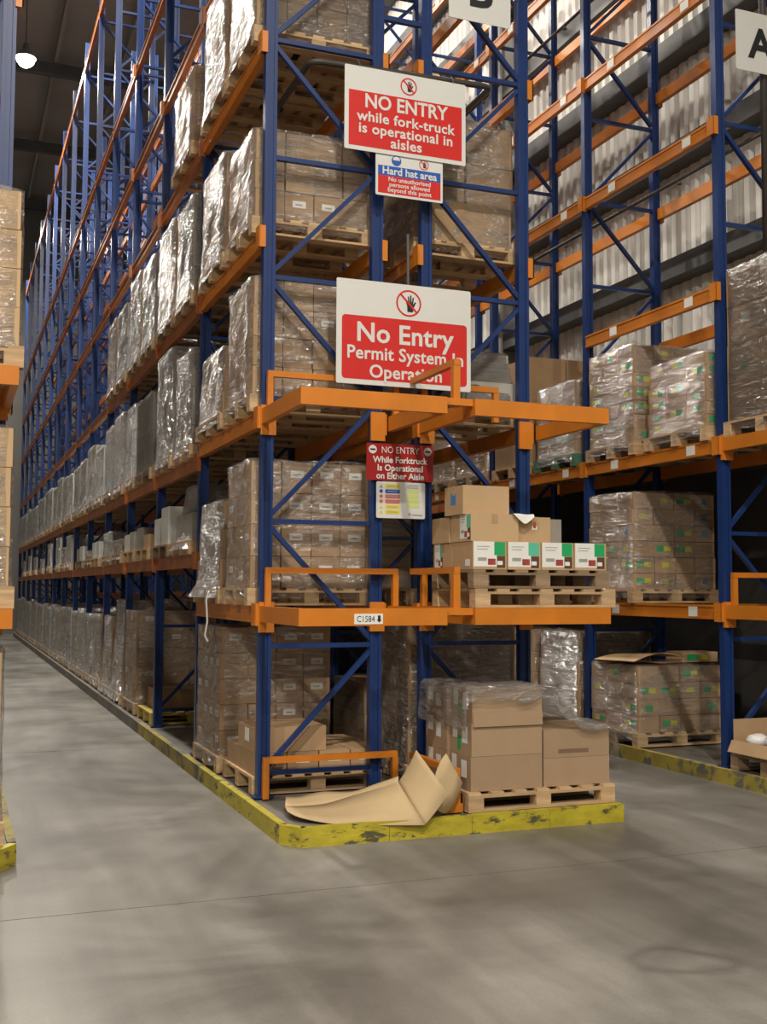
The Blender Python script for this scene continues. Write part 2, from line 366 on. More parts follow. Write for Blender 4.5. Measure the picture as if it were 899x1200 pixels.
def rack(name, label, x0, levels, h=12.3, near=2, flip=False, bays=NB, deck=None, front_near=2, labels=False):
    r = thing(name, label, 'pallet rack', (x0, 0, KH))
    for i in range(bays+1):
        for xx in (0, FD): link('post', postmesh(h), r, (xx, i*L, 0))
        bracing(r, 0, i*L, h, i > near, flip)
    for i in range(bays):
        mat = 'orange' if i < front_near else 'orange_far'
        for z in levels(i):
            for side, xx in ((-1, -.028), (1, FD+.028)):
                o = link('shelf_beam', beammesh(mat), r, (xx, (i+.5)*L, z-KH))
                if side == 1: o.rotation_euler = (0, 0, math.pi)
                if i < 4:
                    c = link('beam_connector', connmesh(mat), o, (0, -side*-1*0, 0))
                    c.location = (-.008, -(L/2)+.0, 0) if side == -1 else (-.008, L/2, 0)
                    if side == 1: c.scale = (1, -1, 1)
                if labels and i < 3 and side == -1:
                    for yy in (-.75, .55):
                        link('location_label', cached('loclab', lambda: MB().box(-.0015, .0015, -.065, .065, -.045, .045).mesh('lab', 'paper_white')), o, (-.0335, yy, -.065))
    # protective deck at the row end: side arms, front beam, guard rails on every level
    if deck:
        dx0, dx1, yf, zs, rails = deck
        for z in zs:
            for xx in (dx0+.025, dx1-.025):
                link('deck_arm', MB().box(-.025, .025, yf, -.04, -.12, 0).mesh('arm', 'orange'), r, (xx-x0, 0, z-KH))
            f = link('deck_front_beam', MB().box(dx0, dx1, -.05, 0, -.12, 0).mesh('front', 'orange'), r, (-x0, yf, z-KH))
            DECKS.append((name, z, f))
            for xx in (0, FD):
                link('bracket', MB().box(-.06, .06, -.065, -.038, -.20, .03).mesh('bracket', 'orange'), r, (xx, 0, z-KH))
        for z, rl in rails:
            for p, q, w in rl:
                nm = 'guard_post' if abs(p[2]-q[2]) > .1 else 'guard_rail'
                link(nm, MB().bar(p, q, w, w, (0, 0, 1) if nm == 'guard_rail' else (0, 1, 0)).mesh('rail', 'orange'), r, (-x0, 0, z-KH))
    return r
DECKS = []
def lvC(i): return [1.57 if i == 0 else 2.03, 3.08 if i == 0 else 2.97, 4.5, 6.06, 7.4, 8.87, 11.95]
def lvB(i): return [1.57, 3.08, 4.5, 6.06, 7.4, 8.87, 10.4]
def lvA(i): return [1.57, 3.08] + ([4.5] if i == 0 else []) + [6.06, 7.42, 8.9, 10.4]
def lvD(i): return [1.57, 3.08, 4.5, 6.06, 7.4]
w = .046
def rails_for(xa, xb, side=None):
    out = []
    for z in (KH, 1.57, 3.08):
        t = .27 if z > 1 else .285
        bot = 0
        rl = [((xa, -.085, t), (xb, -.085, t), w), ((xa+.02, -.085, bot), (xa+.02, -.085, t-w/2), w), ((xb-.02, -.085, bot), (xb-.02, -.085, t-w/2), w)]
        if side is not None:
            rl += [((side, -.205, t), (side, -1.04, t), w), ((side, -1.01, bot-(.0 if z < 1 else .06)), (side, -1.01, t-w/2), w*1.15)]
            if z < 1: rl.append(((side-.10, -1.01, .03), (side+.045, -1.01, .03), .06))
        out.append((z, rl))
    return out
rl = rails_for(-.02, 1.06, 1.14)
R1 = rack('pallet_rack', 'long blue and orange pallet rack with fully loaded left aisle face', XC, lvC, near=3, front_near=1,
          deck=(-.055, 1.04, -1.04, (1.57, 3.08), rl))
rl2 = [(z, [((1.22, -.085, .27), (1.95, -.085, .27), w), ((1.29, -.085, 0), (1.29, -.085, .245), w), ((1.93, -.085, 0), (1.93, -.085, .245), w)]) for z in (1.57, 3.08)]
R2 = rack('pallet_rack', 'blue and orange rack back to back with the long one, holding boxed pallets', XB, lvB, near=2, flip=True, front_near=1,
          deck=(1.26, 2.385, -1.04, (1.57, 3.08), rl2))
rl3 = [(z, [((4.30, -.085, .27), (5.2, -.085, .27), w), ((4.32, -.085, 0), (4.32, -.085, .245), w), ((5.18, -.085, 0), (5.18, -.085, .245), w)]) for z in (1.57, )]
R3 = rack('pallet_rack', 'blue and orange rack standing along the white corrugated wall', XA, lvA, near=3, front_near=3, labels=True,
          deck=(4.235, 5.25, -1.1, (1.57, 3.08), rl3))
R4 = rack('pallet_rack', 'blue rack with orange beams at the left edge of the picture', XD, lvD, near=0, bays=2, front_near=1,
          deck=(-2.92, -1.885, -1.04, (1.57, 3.08), []))
link('joining_plate', MB().box(1.043, 1.257, -1.06, -.98, -.05, 0).mesh('plate', 'orange'), R1, (0, 0, 3.08-KH))
link('joining_plate', MB().box(1.043, 1.257, -1.06, -.98, -.05, 0).mesh('plate', 'orange'), R1, (0, 0, 1.57-KH))
for i in range(0, NB, 2):
    link('row_spacer', MB().bar((XC+FD+.05, i*L, 6.4), (XB-.05, i*L, 6.4), .04, .04).mesh('spacer', 'blue'), R1, (0, 0, -KH))
# ------------------------------------------------------------------ text and signs
def textmesh(body, size, mat, bold=.0, align='CENTER', sx=1.0, spacing=1.0, lspace=1.0):
    cu = bpy.data.curves.new('t', 'FONT'); cu.body = body; cu.size = size; cu.align_x = align; cu.offset = bold*size; cu.space_character = spacing; cu.space_line = lspace
    cu.fill_mode = 'FRONT'; cu.resolution_u = 3
    o = bpy.data.objects.new('t', cu); col.objects.link(o)
    me = bpy.data.meshes.new_from_object(o.evaluated_get(bpy.context.evaluated_depsgraph_get()))
    bpy.data.objects.remove(o); me.materials.clear(); me.materials.append(M[mat])
    for v in me.vertices: v.co = (v.co.x*sx, 0, v.co.y)
    return me
def writing(parent, body, size, mat, x, z, y=-.0045, **k):
    return link('lettering', textmesh(body, size, mat, **k), parent, (x, y, z))
def rrect(x0, x1, z0, z1, r, n=5):
    P = []
    for (cx, cz, a0) in ((x1-r, z0+r, -90), (x1-r, z1-r, 0), (x0+r, z1-r, 90), (x0+r, z0+r, 180)):
        for i in range(n+1):
            a = math.radians(a0+90*i/n); P.append((cx+r*math.cos(a), cz+r*math.sin(a)))
    return P
def circ(cx, cz, r, n=32): return [(cx+r*math.cos(2*math.pi*i/n), cz+r*math.sin(2*math.pi*i/n)) for i in range(n)]
def flat(parent, name, poly, mat, y): return link(name, MB().plate(poly, y, y+.001).mesh(name, mat), parent)
def ring(parent, cx, cz, r, t, mat, y, slash=True):
    n = 40; b = MB()
    for i in range(n):
        a = 2*math.pi*i/n
        b.v += [(cx+r*math.cos(a), y, cz+r*math.sin(a)), (cx+(r-t)*math.cos(a), y, cz+(r-t)*math.sin(a))]
    for i in range(n): j = (i+1) % n; b.f.append((2*i, 2*j, 2*j+1, 2*i+1))
    if slash:
        q = (r-t*.5)*.7071; d = t*.42
        n0 = len(b.v); b.v += [(cx-q-d, y-.0004, cz+q-d), (cx-q+d, y-.0004, cz+q+d), (cx+q+d, y-.0004, cz-q+d), (cx+q-d, y-.0004, cz-q-d)]; b.f.append((n0, n0+3, n0+2, n0+1))
    return link('prohibition_ring', b.mesh('ring', mat), parent)
def hand(parent, cx, cz, s, y):
    P = [(-.16, -.5), (.2, -.5), (.26, -.2), (.42, .12), (.34, .16), (.22, -.02), (.27, .42), (.19, .44), (.12, .05), (.1, .55), (.01, .55), (.01, .06), (-.07, .48), (-.15, .46), (-.09, .02), (-.24, .3), (-.31, .26), (-.18, -.12)]
    return flat(parent, 'hand_symbol', [(cx+x*s, cz+z*s) for x, z in P], 'ink', y)
def board(name, label, x0, x1, z0, z1, y, mat='sign_white', th=.006, tilt=0):
    s = thing(name, label, 'sign', ((x0+x1)/2, y, z0)); s.rotation_euler = (0, 0, tilt)
    wd, ht = x1-x0, z1-z0
    link('panel', MB().plate(rrect(-wd/2, wd/2, 0, ht, .012, 3), 0, th).mesh('panel', mat), s)
    return s, wd, ht
SY = -.19
# fork-truck sign
s, a, h = board('warning_sign', 'red and white NO ENTRY while fork-truck is operational sign hanging from the pipe', .555, 1.61, 5.175, 5.86, SY)
flat(s, 'red_field', [(-a/2+.035, .035), (a/2-.035, .035), (a/2-.035, h-.20), (-a/2+.035, h-.20)], 'sign_red', -.0015)
writing(s, 'NO ENTRY', .158, 'sign_white', 0, .358, bold=.024, sx=.92, spacing=1.0)
writing(s, 'while fork-truck', .115, 'sign_white', 0, .245, bold=.022, sx=1.06, spacing=1.05)
writing(s, 'is operational in', .115, 'sign_white', 0, .148, bold=.022, sx=1.04, spacing=1.05)
writing(s, 'aisles', .115, 'sign_white', 0, .055, bold=.022, sx=1.06, spacing=1.05)
ring(s, .02, h-.10, .072, .011, 'sign_red', -.002); hand(s, .025, h-.10, .085, -.0015)
for xx in (-.40, .42): link('hanger', MB().tube([(xx, .003, h-.01), (xx, .012, h+.03), (xx, .05, h+.075)], .006, 6).mesh('hanger', 'steel_dark'), s)
# hard hat sign
s, a, h = board('safety_sign', 'small blue and red Hard hat area sign below the fork-truck sign', .825, 1.41, 4.84, 5.20, SY+.012)
flat(s, 'red_field', [(-a/2+.02, .02), (a/2-.02, .02), (a/2-.02, .165), (-a/2+.02, .165)], 'sign_red', -.0015)
flat(s, 'blue_field', [(-a/2+.02, .165), (a/2-.02, .165), (a/2-.02, .245), (-a/2+.02, .245)], 'sign_blue', -.0015)
writing(s, 'Hard hat area', .085, 'sign_white', 0, .178, bold=.025, sx=1.0, y=-.0035)
for i, t in enumerate(('No unauthorised', 'persons allowed', 'beyond this point')): writing(s, t, .05, 'sign_white', 0, .122-.043*i, bold=.02, sx=1.08, y=-.0035)
flat(s, 'helmet_disc', circ(-.115, .295, .042), 'sign_blue', -.002)
flat(s, 'helmet_symbol', [(-.145, .298), (-.085, .298), (-.09, .322), (-.115, .332), (-.14, .322)], 'sign_white', -.003)
ring(s, .125, .295, .042, .007, 'sign_red', -.002); hand(s, .128, .295, .05, -.0015)
# permit sign
s, a, h = board('warning_sign', 'big white and red No Entry Permit System In Operation sign above orange guard rail', .50, 1.655, 3.30, 4.13, SY)
flat(s, 'red_field', rrect(-a/2+.045, a/2-.035, .04, h-.285, .03), 'sign_red', -.0015)
writing(s, 'No Entry', .215, 'sign_white', .0, .345, bold=.022, sx=1.0, spacing=1.03)
writing(s, 'Permit System In', .145, 'sign_white', .01, .205, bold=.02, sx=.98, spacing=1.03)
writing(s, 'Operation', .145, 'sign_white', .01, .062, bold=.02, sx=1.0, spacing=1.03)
ring(s, .03, h-.15, .108, .014, 'sign_red', -.002); hand(s, .04, h-.155, .13, -.0015)
link('hanger', MB().tube([(.03, .012, h-.01), (.03, .02, h+.42)], .012, 8).mesh('hanger', 'steel_dark'), s)
# small dark red sign
s, a, h = board('warning_sign', 'small dark red NO ENTRY While Forktruck sign fixed across two blue posts', .80, 1.375, 2.565, 2.86, -.07, 'sign_dark_red')
writing(s, 'NO ENTRY', .075, 'sign_white', 0, .220, bold=.0, sx=.88)
for i, t in enumerate(('While Forktruck', 'Is Operational', 'on Either Aisle')): writing(s, t, .07, 'sign_white', 0, .142-.064*i, bold=.025, sx=.98)
for xx in (-.235, .24):
    flat(s, 'disc', circ(xx, .245, .034), 'sign_white', -.0015); flat(s, 'bar', [(xx-.022, .238), (xx+.022, .238), (xx+.022, .251), (xx-.022, .251)], 'ink', -.0028)
# safety notices
s, a, h = board('safety_notice', 'white safety notice with yellow, blue and red bands under the dark red sign', .885, 1.305, 2.265, 2.555, -.07)
for i, c in enumerate(('sign_yellow', 'sign_blue', 'sign_pink', 'sign_pink', 'sign_yellow', 'sign_yellow')):
    z = h-.035-.041*i
    flat(s, 'colour_band', rrect(-.135, -.01, z-.016, z+.016, .008, 2), c, -.0015)
    if i in (1, 2, 3): flat(s, 'symbol', circ(-.17, z, .015, 16), ('', 'sign_blue', 'sign_pink', 'sign_pink')[i], -.0015)
    else: flat(s, 'symbol', [(-.187, z-.015), (-.153, z-.015), (-.17, z+.015)], 'sign_yellow' if i else 'print_grey', -.0015)
    flat(s, 'printed_line', [(-.118, z-.003), (-.03, z-.003), (-.03, z+.003), (-.118, z+.003)], 'print_grey', -.0028)
for i in range(4):
    z = .215-.037*i; flat(s, 'colour_band', [(.055, z-.015), (.155, z-.015), (.155, z+.015), (.055, z+.015)], 'lime_pale', -.0015)
for i in range(2): flat(s, 'printed_line', [(.05, .262-.018*i), (.15, .262-.018*i), (.15, .268-.018*i), (.05, .268-.018*i)], 'print_grey', -.0015)
flat(s, 'printed_mark', circ(.075, .035, .011, 12), 'print_grey', -.0015); flat(s, 'printed_mark', [(.095, .024), (.185, .022), (.185, .034), (.095, .036)], 'print_grey', -.0015)
# aisle letters
s, a, h = board('aisle_sign', 'white board with black letter B at the top of the double rack', 1.46, 2.03, 6.42, 7.0, SY)
writing(s, 'B', .40, 'ink', -.0, .14, bold=.03)
s, a, h = board('aisle_sign', 'white board with black letter A hanging on the wall rack end', 4.36, 4.96, 6.49, 7.06, SY)
writing(s, 'A', .40, 'ink', -.02, .14, bold=.03, y=-.0045)
# location plate on the front deck beam
for nm, z, f in DECKS:
    if f.parent == R1 and z < 2:
        p = link('location_plate', MB().box(-.105, .105, -.003, 0, -.036, .036).mesh('plate', 'paper_white'), f, (.445, -.051, -.073))
        t = textmesh('C1584', .06, 'ink', bold=.0, align='LEFT', sx=.82); t2 = link('location_plate_text', t, f, (.357, -.0555, -.093))
        link('location_plate_arrow', MB().plate([(-.010, .024), (-.010, -.004), (-.018, -.004), (0, -.026), (.018, -.004), (.010, -.004), (.010, .024)], 0, .001).mesh('arrow', 'ink'), f, (.522, -.0555, -.073))
# ------------------------------------------------------------------ sprinkler pipes
def bend(pts, r=.09, n=5):
    out = [Vector(pts[0])]
    for a, b, c in zip(pts, pts[1:], pts[2:]):
        a, b, c = map(Vector, (a, b, c)); p = b+(a-b).normalized()*r; q = b+(c-b).normalized()*r
        for i in range(n+1):
            t = i/n; out.append((p*(1-t)+b*t)*(1-t)+(b*(1-t)+q*t)*t)
    out.append(Vector(pts[-1])); return out
def pipe(name, label, pts, r, heads=()):
    t = thing(name, label, 'pipe', pts[0])
    o = Vector(pts[0])
    link('tube', MB().tube([p-o for p in bend(pts)], r, 10).mesh('tube', 'pipe', True), t)
    for h in heads:
        link('sprinkler_head', MB().lathe([(.0, 0), (.014, 0), (.014, -.03), (.03, -.04), (.03, -.046), (0, -.046)], 8).mesh('head', 'pipe'), t, Vector(h)-o)
pipe('sprinkler_pipe', 'dark sprinkler pipe bending around the double rack end above the signs', [(.30, 12, 5.88), (.30, -.10, 5.88), (1.89, -.10, 5.93), (1.89, 12, 5.93)], .026, [(.30, 1.2, 5.86), (1.89, 1.2, 5.91)])
pipe('sprinkler_pipe', 'thin dark sprinkler pipe running inside the wall rack', [(4.73, 14, 5.98), (4.73, -.09, 5.98)], .02, [(4.73, y, 5.97) for y in (1.2, 3.5, 5.8)])
pipe('riser_pipe', 'dark vertical riser pipe behind the letter A board', [(4.73, -.115, 4.65), (4.73, -.115, 11)], .036)
pipe('sprinkler_pipe', 'upper dark sprinkler pipe inside the wall rack', [(4.73, 14, 8.75), (4.73, .1, 8.75)], .02, [(4.73, y, 8.74) for y in (3.5, 5.8)])
# ------------------------------------------------------------------ pallets
def pallet_meshes(a, b, mat):
    def mk():
        bl = MB().box(-.06, .06, -.05, .05, .018, .098)
        n = 7; wd = .098
        return (bl.mesh('block', mat), MB().box(-a/2, a/2, -.05, .05, 0, .018).mesh('runner', mat), MB().box(-wd/2, wd/2, -b/2, b/2, 0, .02).mesh('board', mat))
    return cached(('pal', round(a, 2), round(b, 2), mat), mk)
PH = .136
def pallet_parts(parent, a, b, mat, z=0, rough=0):
    bl, rn, bd = pallet_meshes(a, b, mat)
    for x in (-a/2+.06, 0, a/2-.06):
        for y in (-b/2+.05, 0, b/2-.05): link('block', bl, parent, (x, y, z))
    for y in (-b/2+.05, 0, b/2-.05):
        link('runner_board', rn, parent, (0, y, z)); link('stringer_board', rn, parent, (0, y, z+.098))
    for i in range(7):
        link('deck_board', bd, parent, (-a/2+.049+(a-.098)*i/6, 0, z+.116))
def pallet_joined(a, b, mat):
    def mk():
        m = MB()
        for x in (.06, a/2, a-.06):
            for y in (.05, b/2, b-.05): m.box(x-.06-a/2, x+.06-a/2, y-.05-b/2, y+.05-b/2, .018, .098)
        for y in (-b/2+.05, 0, b/2-.05): m.box(-a/2, a/2, y-.05, y+.05, 0, .018)
        for y in (-b/2+.05, 0, b/2-.05): m.box(-a/2, a/2, y-.05, y+.05, .098, .116)
        for i in range(7):
            x = -a/2+.049+(a-.098)*i/6; m.box(x-.049, x+.049, -b/2, b/2, .116, .136)
        return m.mesh('pallet', mat)
    return cached(('palj', round(a, 2), round(b, 2), mat), mk)
def pallet(label, x0, x1, y0, y1, z, mat='wood', group=None):
    t = thing('wooden_pallet', label, 'pallet', ((x0+x1)/2, (y0+y1)/2, z+.002), group)
    pallet_parts(t, x1-x0, y1-y0, mat); return t
# ------------------------------------------------------------------ film shells
def shell(seed, flare, taper, n=48, m=14, amp=.012):
    rnd = Vector((seed*13.1, seed*7.7, seed*3.3))
    b = MB()
    def pt(t, z, s):
        # rounded square, exponent 8
        c, q = math.cos(t), math.sin(t); k = (abs(c)**16+abs(q)**16)**(-1/16)
        return Vector((c*k*.5*s, q*k*.5*s, z))
    rows = []
    levels = [(i/m, 1.0) for i in range(m+1)] + [(1.004, .93), (1.006, .78)]
    for li, (z, s) in enumerate(levels):
        row = []
        f = flare*max(0, 1-z*5)**1.5 - taper*z
        for j in range(n):
            t = 2*math.pi*(j+.5)/n
            p = pt(t, z, s); p.x *= 1+f; p.y *= 1-taper*z
            d = noise.noise(Vector((p.x*5, p.y*5, z*4))+rnd)*amp + noise.noise(Vector((p.x*14, p.y*14, z*9+p.x*6))+rnd)*amp*.6
            r = Vector((p.x, p.y, 0)); r = r.normalized() if r.length else r
            p = p + r*d
            if li >= m: p.z += noise.noise(Vector((p.x*6, p.y*6, 3))+rnd)*.02
            row.append(len(b.v)); b.v.append(tuple(p))
        rows.append(row)
    for A, B in zip(rows, rows[1:]):
        for j in range(n): b.f.append((A[j], A[(j+1) % n], B[(j+1) % n], B[j]))
    return b
def shellmesh(seed, flare, taper, mat):
    return cached(('shell', seed, flare, taper, mat), lambda: shell(seed, flare, taper).mesh('film', mat, True))
# ------------------------------------------------------------------ loads
def carton_label(kind, face, dx, dy, dz):
    """thin printed labels on a carton face; face 'y' looks towards -Y, face 'x' towards -X"""
    out = []
    def add(mat, a0, a1, z0, z1, lift=.002):
        if face == 'y': out.append((MB().box(a0, a1, -dy/2-lift, -dy/2+.0005, z0, z1), mat))
        else: out.append((MB().box(-dx/2-lift, -dx/2+.0005, a0, a1, z0, z1), mat))
    wd = dx if face == 'y' else dy
    if kind == 'white':
        w2 = min(.055, wd*.3); add('paper_white', -w2, w2, dz*.50, dz*.50+.055)
        add('print_grey', -w2*.6, w2*.5, dz*.50+.018, dz*.50+.03, .003)
    elif kind == 'green':
        w2 = min(.05, wd*.2); add('label_green', -w2*1.9, -.004, dz*.35, dz*.35+.06); add('label_yellow', .004, w2*1.7, dz*.38, dz*.38+.05)
    elif kind == 'teal': add('label_green', -.04, .045, dz*.3, dz*.3+.06)
    elif kind == 'yellow': add('label_yellow', -.04, .045, dz*.35, dz*.35+.05)
    elif kind == 'blue': add('label_blue', -.035, .03, dz*.35, dz*.35+.06)
    elif kind == 'tapewhite': add('paper_white', -.09, .03, dz*.5, dz*.5+.10)
    return out
def put_label(c, kind, face, dx, dy, dz):
    for i, (b, mat) in enumerate(carton_label(kind, face, dx, dy, dz)):
        key = ('cl', kind, face, round(dx, 3), round(dy, 3), round(dz, 3), i)
        link('label' if 'print' not in mat else 'print', cached(key, lambda: b.mesh('label', mat)), c)
def load(label, x0, x1, y0, y1, z, top, n=(4, 3, 4), film='film_clear', detail=2, cmat='carton', lab=None, pmat='wood', group=None, flare=.05, taper=0.0,
         seed=None, jit=.006, name='wrapped_load', cat='pallet load', inset=.03, film_top=None, pal=True, skip=0.0):
    seed = random.randint(1, 6) if seed is None else seed
    t = thing(name, label, cat, ((x0+x1)/2, (y0+y1)/2, z+LIFT), group)
    a, b = x1-x0, y1-y0
    if pal:
        if detail == 2:
            bl, rn, bd = pallet_meshes(a, b, pmat)
            p = link('pallet', rn, t, (0, 0, .098))
            for x in (-a/2+.06, 0, a/2-.06):
                for y in (-b/2+.05, 0, b/2-.05): link('block', bl, p, (x, y, -.098))
            for y in (-b/2+.05, 0, b/2-.05):
                link('runner_board', rn, p, (0, y, -.098))
                if y: link('stringer_board', rn, p, (0, y, 0))
            for i in range(7): link('deck_board', bd, p, (-a/2+.049+(a-.098)*i/6, 0, .018))
        else: link('pallet', pallet_joined(a, b, pmat), t)['kind'] = 'stuff'
    zb = PH if pal else 0
    hh = top-z-zb; ca, cb = a-2*inset, b-2*inset
    nx, ny, nz = n; dx, dy, dz = ca/nx, cb/ny, hh/nz
    rnd = random.Random(seed*101+int(abs(x0*10)+abs(y0*100)+z*7))
    if detail == 2:
        me = cached(('carton', round(dx, 3), round(dy, 3), round(dz, 3), cmat), lambda: MB().box(-dx/2+.004, dx/2-.004, -dy/2+.004, dy/2-.004, .002, dz-.003).mesh('carton', cmat))
        for k in range(nz):
            for i in range(nx):
                for j in range(ny):
                    if 0 < i < nx-1 and 0 < j < ny-1 and k < nz-1: continue
                    if k == nz-1 and rnd.random() < skip: continue
                    c = link('carton', me, t, (-ca/2+dx*(i+.5)+rnd.uniform(-jit, jit)*(1-taper), -cb/2+dy*(j+.5)+rnd.uniform(-jit, jit), zb+dz*k))
                    if taper: s = 1-taper*k/max(1, nz-1); c.location.x *= s; c.location.y *= s; c.scale = (s, s, 1)
                    if lab:
                        if j == 0 and rnd.random() < lab[1]: put_label(c, rnd.choice(lab[0]), 'y', dx-.008, dy-.008, dz)
                        if i == 0 and rnd.random() < lab[2]: put_label(c, rnd.choice(lab[0]), 'x', dx-.008, dy-.008, dz)
    else:
        def mk():
            m = MB(); r2 = random.Random(seed)
            for k in range(nz):
                for i in range(nx):
                    for j in range(ny):
                        if 0 < i < nx-1 and 0 < j < ny-1: continue
                        ex = r2.uniform(-jit, jit); ey = r2.uniform(-jit, jit); s = 1-taper*k/max(1, nz-1)
                        cx, cy = (-ca/2+dx*(i+.5)+ex)*s, (-cb/2+dy*(j+.5)+ey)*s
                        m.box(cx-dx*s/2+.004, cx+dx*s/2-.004, cy-dy*s/2+.004, cy+dy*s/2-.004, zb+dz*k+.002, zb+dz*(k+1)-.003)
            return m.mesh('stack', cmat)
        link('carton_stack', cached(('stk', seed, n, round(ca, 2), round(cb, 2), round(hh, 2), cmat, taper), mk), t)['kind'] = 'stuff'
    if film:
        link('stretch_wrap', shellmesh(seed, flare, taper, film), t, (0, 0, .05 if pal else .005), (ca+.035, cb+.035, hh+(zb-.05 if pal else 0)+.012))
    return t
ORD = ['first', 'second', 'third', 'fourth', 'fifth', 'sixth', 'seventh', 'eighth', 'ninth', 'tenth', 'eleventh', 'twelfth', 'thirteenth', 'fourteenth', 'fifteenth', 'sixteenth', 'seventeenth', 'eighteenth', 'nineteenth', 'twentieth', 'twenty-first', 'twenty-second', 'twenty-third', 'twenty-fourth', 'twenty-fifth', 'twenty-sixth', 'twenty-seventh', 'twenty-eighth']
CX0, CX1 = -.11, .97
FX0, LIFT = -.09, .002
WH = (['white'], .75, .5)
GN = (['green', 'green', 'teal', 'yellow'], .6, .45)
# ---- double rack, left half, nearest bay
load('tall stack of labelled brown cartons in clear wrap behind the floor pallet', FX0, .97, 1.17, 2.16, KH, 1.36, (4, 4, 5), 'film_clear', lab=WH, seed=2, flare=.10)
pallet('pale pallet under loose labelled cartons at the rack corner', -.06, 1.0, .08, 1.06, KH, 'wood')
cs = (1.15-.04)/4
cmat = 'carton'
for i in range(4):
    for j in range(2):
        dx, dy, dz = .25, .44, .17
        o = link('carton', cached(('loose', dx, dy, dz), lambda: MB().box(-dx/2, dx/2, -dy/2, dy/2, 0, dz).mesh('carton', 'carton')), None, (.09+i*.26, .32+j*.46, KH+PH+.003))
        tag(o, ('labelled flat carton on the corner floor pallet, %s from the left' % ORD[i]) if j == 0 else 'flat carton in the rear row of the corner floor pallet, %s from the left' % ORD[i], 'carton', 'flat cartons on the corner floor pallet')
        if j == 0: put_label(o, 'white', 'y', dx, dy, dz)
o = tag(link('carton', MB().box(-.29, .29, -.25, .25, 0, .19).mesh('carton', 'carton')), 'long plain carton lying on top of the flat cartons by the corner post', 'carton')
o.location = (.25, .36, KH+PH+.176); put_label(o, 'tapewhite', 'x', .58, .5, .14)
link('tape', MB().box(-.29, .29, -.03, .03, .19, .1915).mesh('tape', 'tape'), o)
load('wrapped labelled carton stack on first shelf at the rack end', CX0, .93, .10, .95, 1.57, 2.70, (4, 3, 4), 'film_clear', lab=(['white'], .85, .3), seed=1)
wl = load('lower wrapped stack behind the rack end stack on first shelf', CX0, .97, 1.12, 2.16, 1.57, 2.46, (3, 3, 3), 'film_cloudy', seed=3, flare=.16, taper=.06)
tail = link('loose_wrap_tail', MB().tube([Vector(p)-wl.location for p in ((-.17, 1.18, 1.68), (-.20, 1.17, 1.60), (-.19, 1.15, 1.42), (-.205, 1.18, 1.30), (-.185, 1.14, 1.25))], .009, 6).mesh('tail', 'strap_white', True), wl)
tail['label'] = 'white twisted tail of wrap hanging down'
load('wrapped brown carton stack on second shelf left of permit sign', CX0, .93, .10, 1.0, 3.08, 4.16, (4, 3, 4), 'film_clear', lab=(['white'], .2, .0), seed=4, flare=.06)
load('crumpled low wrapped load behind the one on second shelf', CX0, .95, 1.14, 2.18, 3.08, 3.82, (3, 3, 3), 'film_cloudy', seed=5, flare=.06, taper=.05)
load('shiny wrapped load on third shelf at the rack end', CX0, .93, .10, 1.03, 4.5, 5.36, (4, 3, 3), 'film_clear', seed=6, lab=(['white'], .15, 0))
load('tall wrapped load second from the end on third shelf', CX0, .97, 1.13, 2.15, 4.5, 5.55, (3, 3, 4), 'film_cloudy', seed=1)
load('pale wrapped load on fourth shelf at the rack end', CX0, .97, .10, 1.08, 6.06, 7.21, (4, 3, 4), 'film_cloudy', seed=2)
load('tall pale wrapped load second from the end on fourth shelf', CX0, .97, 1.14, 2.15, 6.06, 7.22, (3, 3, 4), 'film_cloudy', seed=3)
load('brown carton stack alone further along the fourth shelf', CX0, .97, 2.6, 3.7, 6.06, 7.0, (2, 2, 3), 'film_clear', seed=5)
# ---- second and third bay, single looks
G = 'wrapped loads along the aisle side of the long rack'
load('tall pale sheet pack in wrap, first beyond the blue post on second shelf', CX0, .9, 2.45, 3.35, 2.97, 4.06, (2, 3, 5), 'film_cloudy', cmat='carton_grey', seed=4, group=G)
load('tall narrow grey pack in wrap, second beyond the blue post on second shelf', CX0, .9, 3.5, 4.5, 2.97, 4.28, (2, 3, 6), 'film_cloudy', cmat='carton_grey', seed=5, group=G)
load('big grey wrapped block, first of the third bay on second shelf', CX0, .95, 4.75, 6.0, 2.97, 4.0, (2, 2, 2), 'film_grey', cmat='carton_grey', seed=6, group=G)
load('whitish wrapped block, second of the third bay on second shelf', CX0, .95, 6.05, 6.78, 2.97, 4.05, (2, 2, 3), 'film_cloudy', cmat='carton_white', seed=1, group=G)
load('wrapped block leaning on the white one, second shelf of the long rack', CX0, .95, 7.1, 8.0, 2.97, 4.1, (2, 2, 4), 'film_cloudy', cmat='carton_grey', seed=2, group=G)
load('broad brown wrapped stack behind the yellow pallet on the floor', FX0, .97, 5.80, 6.78, KH, 1.40, (3, 3, 5), 'film_clear', seed=3, flare=.08, lab=(['white'], .5, .4), group=G)
pallet('yellow-painted pallet under a single carton beside the third blue post', -.06, .95, 4.72, 5.68, KH, 'wood_yellow')
o = tag(link('carton', MB().box(-.42, .42, -.35, .35, 0, .24).mesh('carton', 'carton')), 'single wide carton on the yellow-painted pallet', 'carton'); o.location = (.47, 5.22, KH+PH+.003)
link('tape', MB().box(-.42, .42, -.03, .03, .24, .2415).mesh('tape', 'tape'), o)
load('cone-shaped crumpled wrapped stack, first floor load of the fourth bay', FX0, .97, 7.05, 8.05, KH, 1.52, (2, 2, 4), 'film_cloudy', seed=4, flare=.12, taper=.10, group=G)
load('shorter crumpled wrapped stack, second floor load of the fourth bay', FX0, .97, 8.12, 9.1, KH, 1.28, (2, 2, 4), 'film_cloudy', seed=5, flare=.12, taper=.04, group=G)
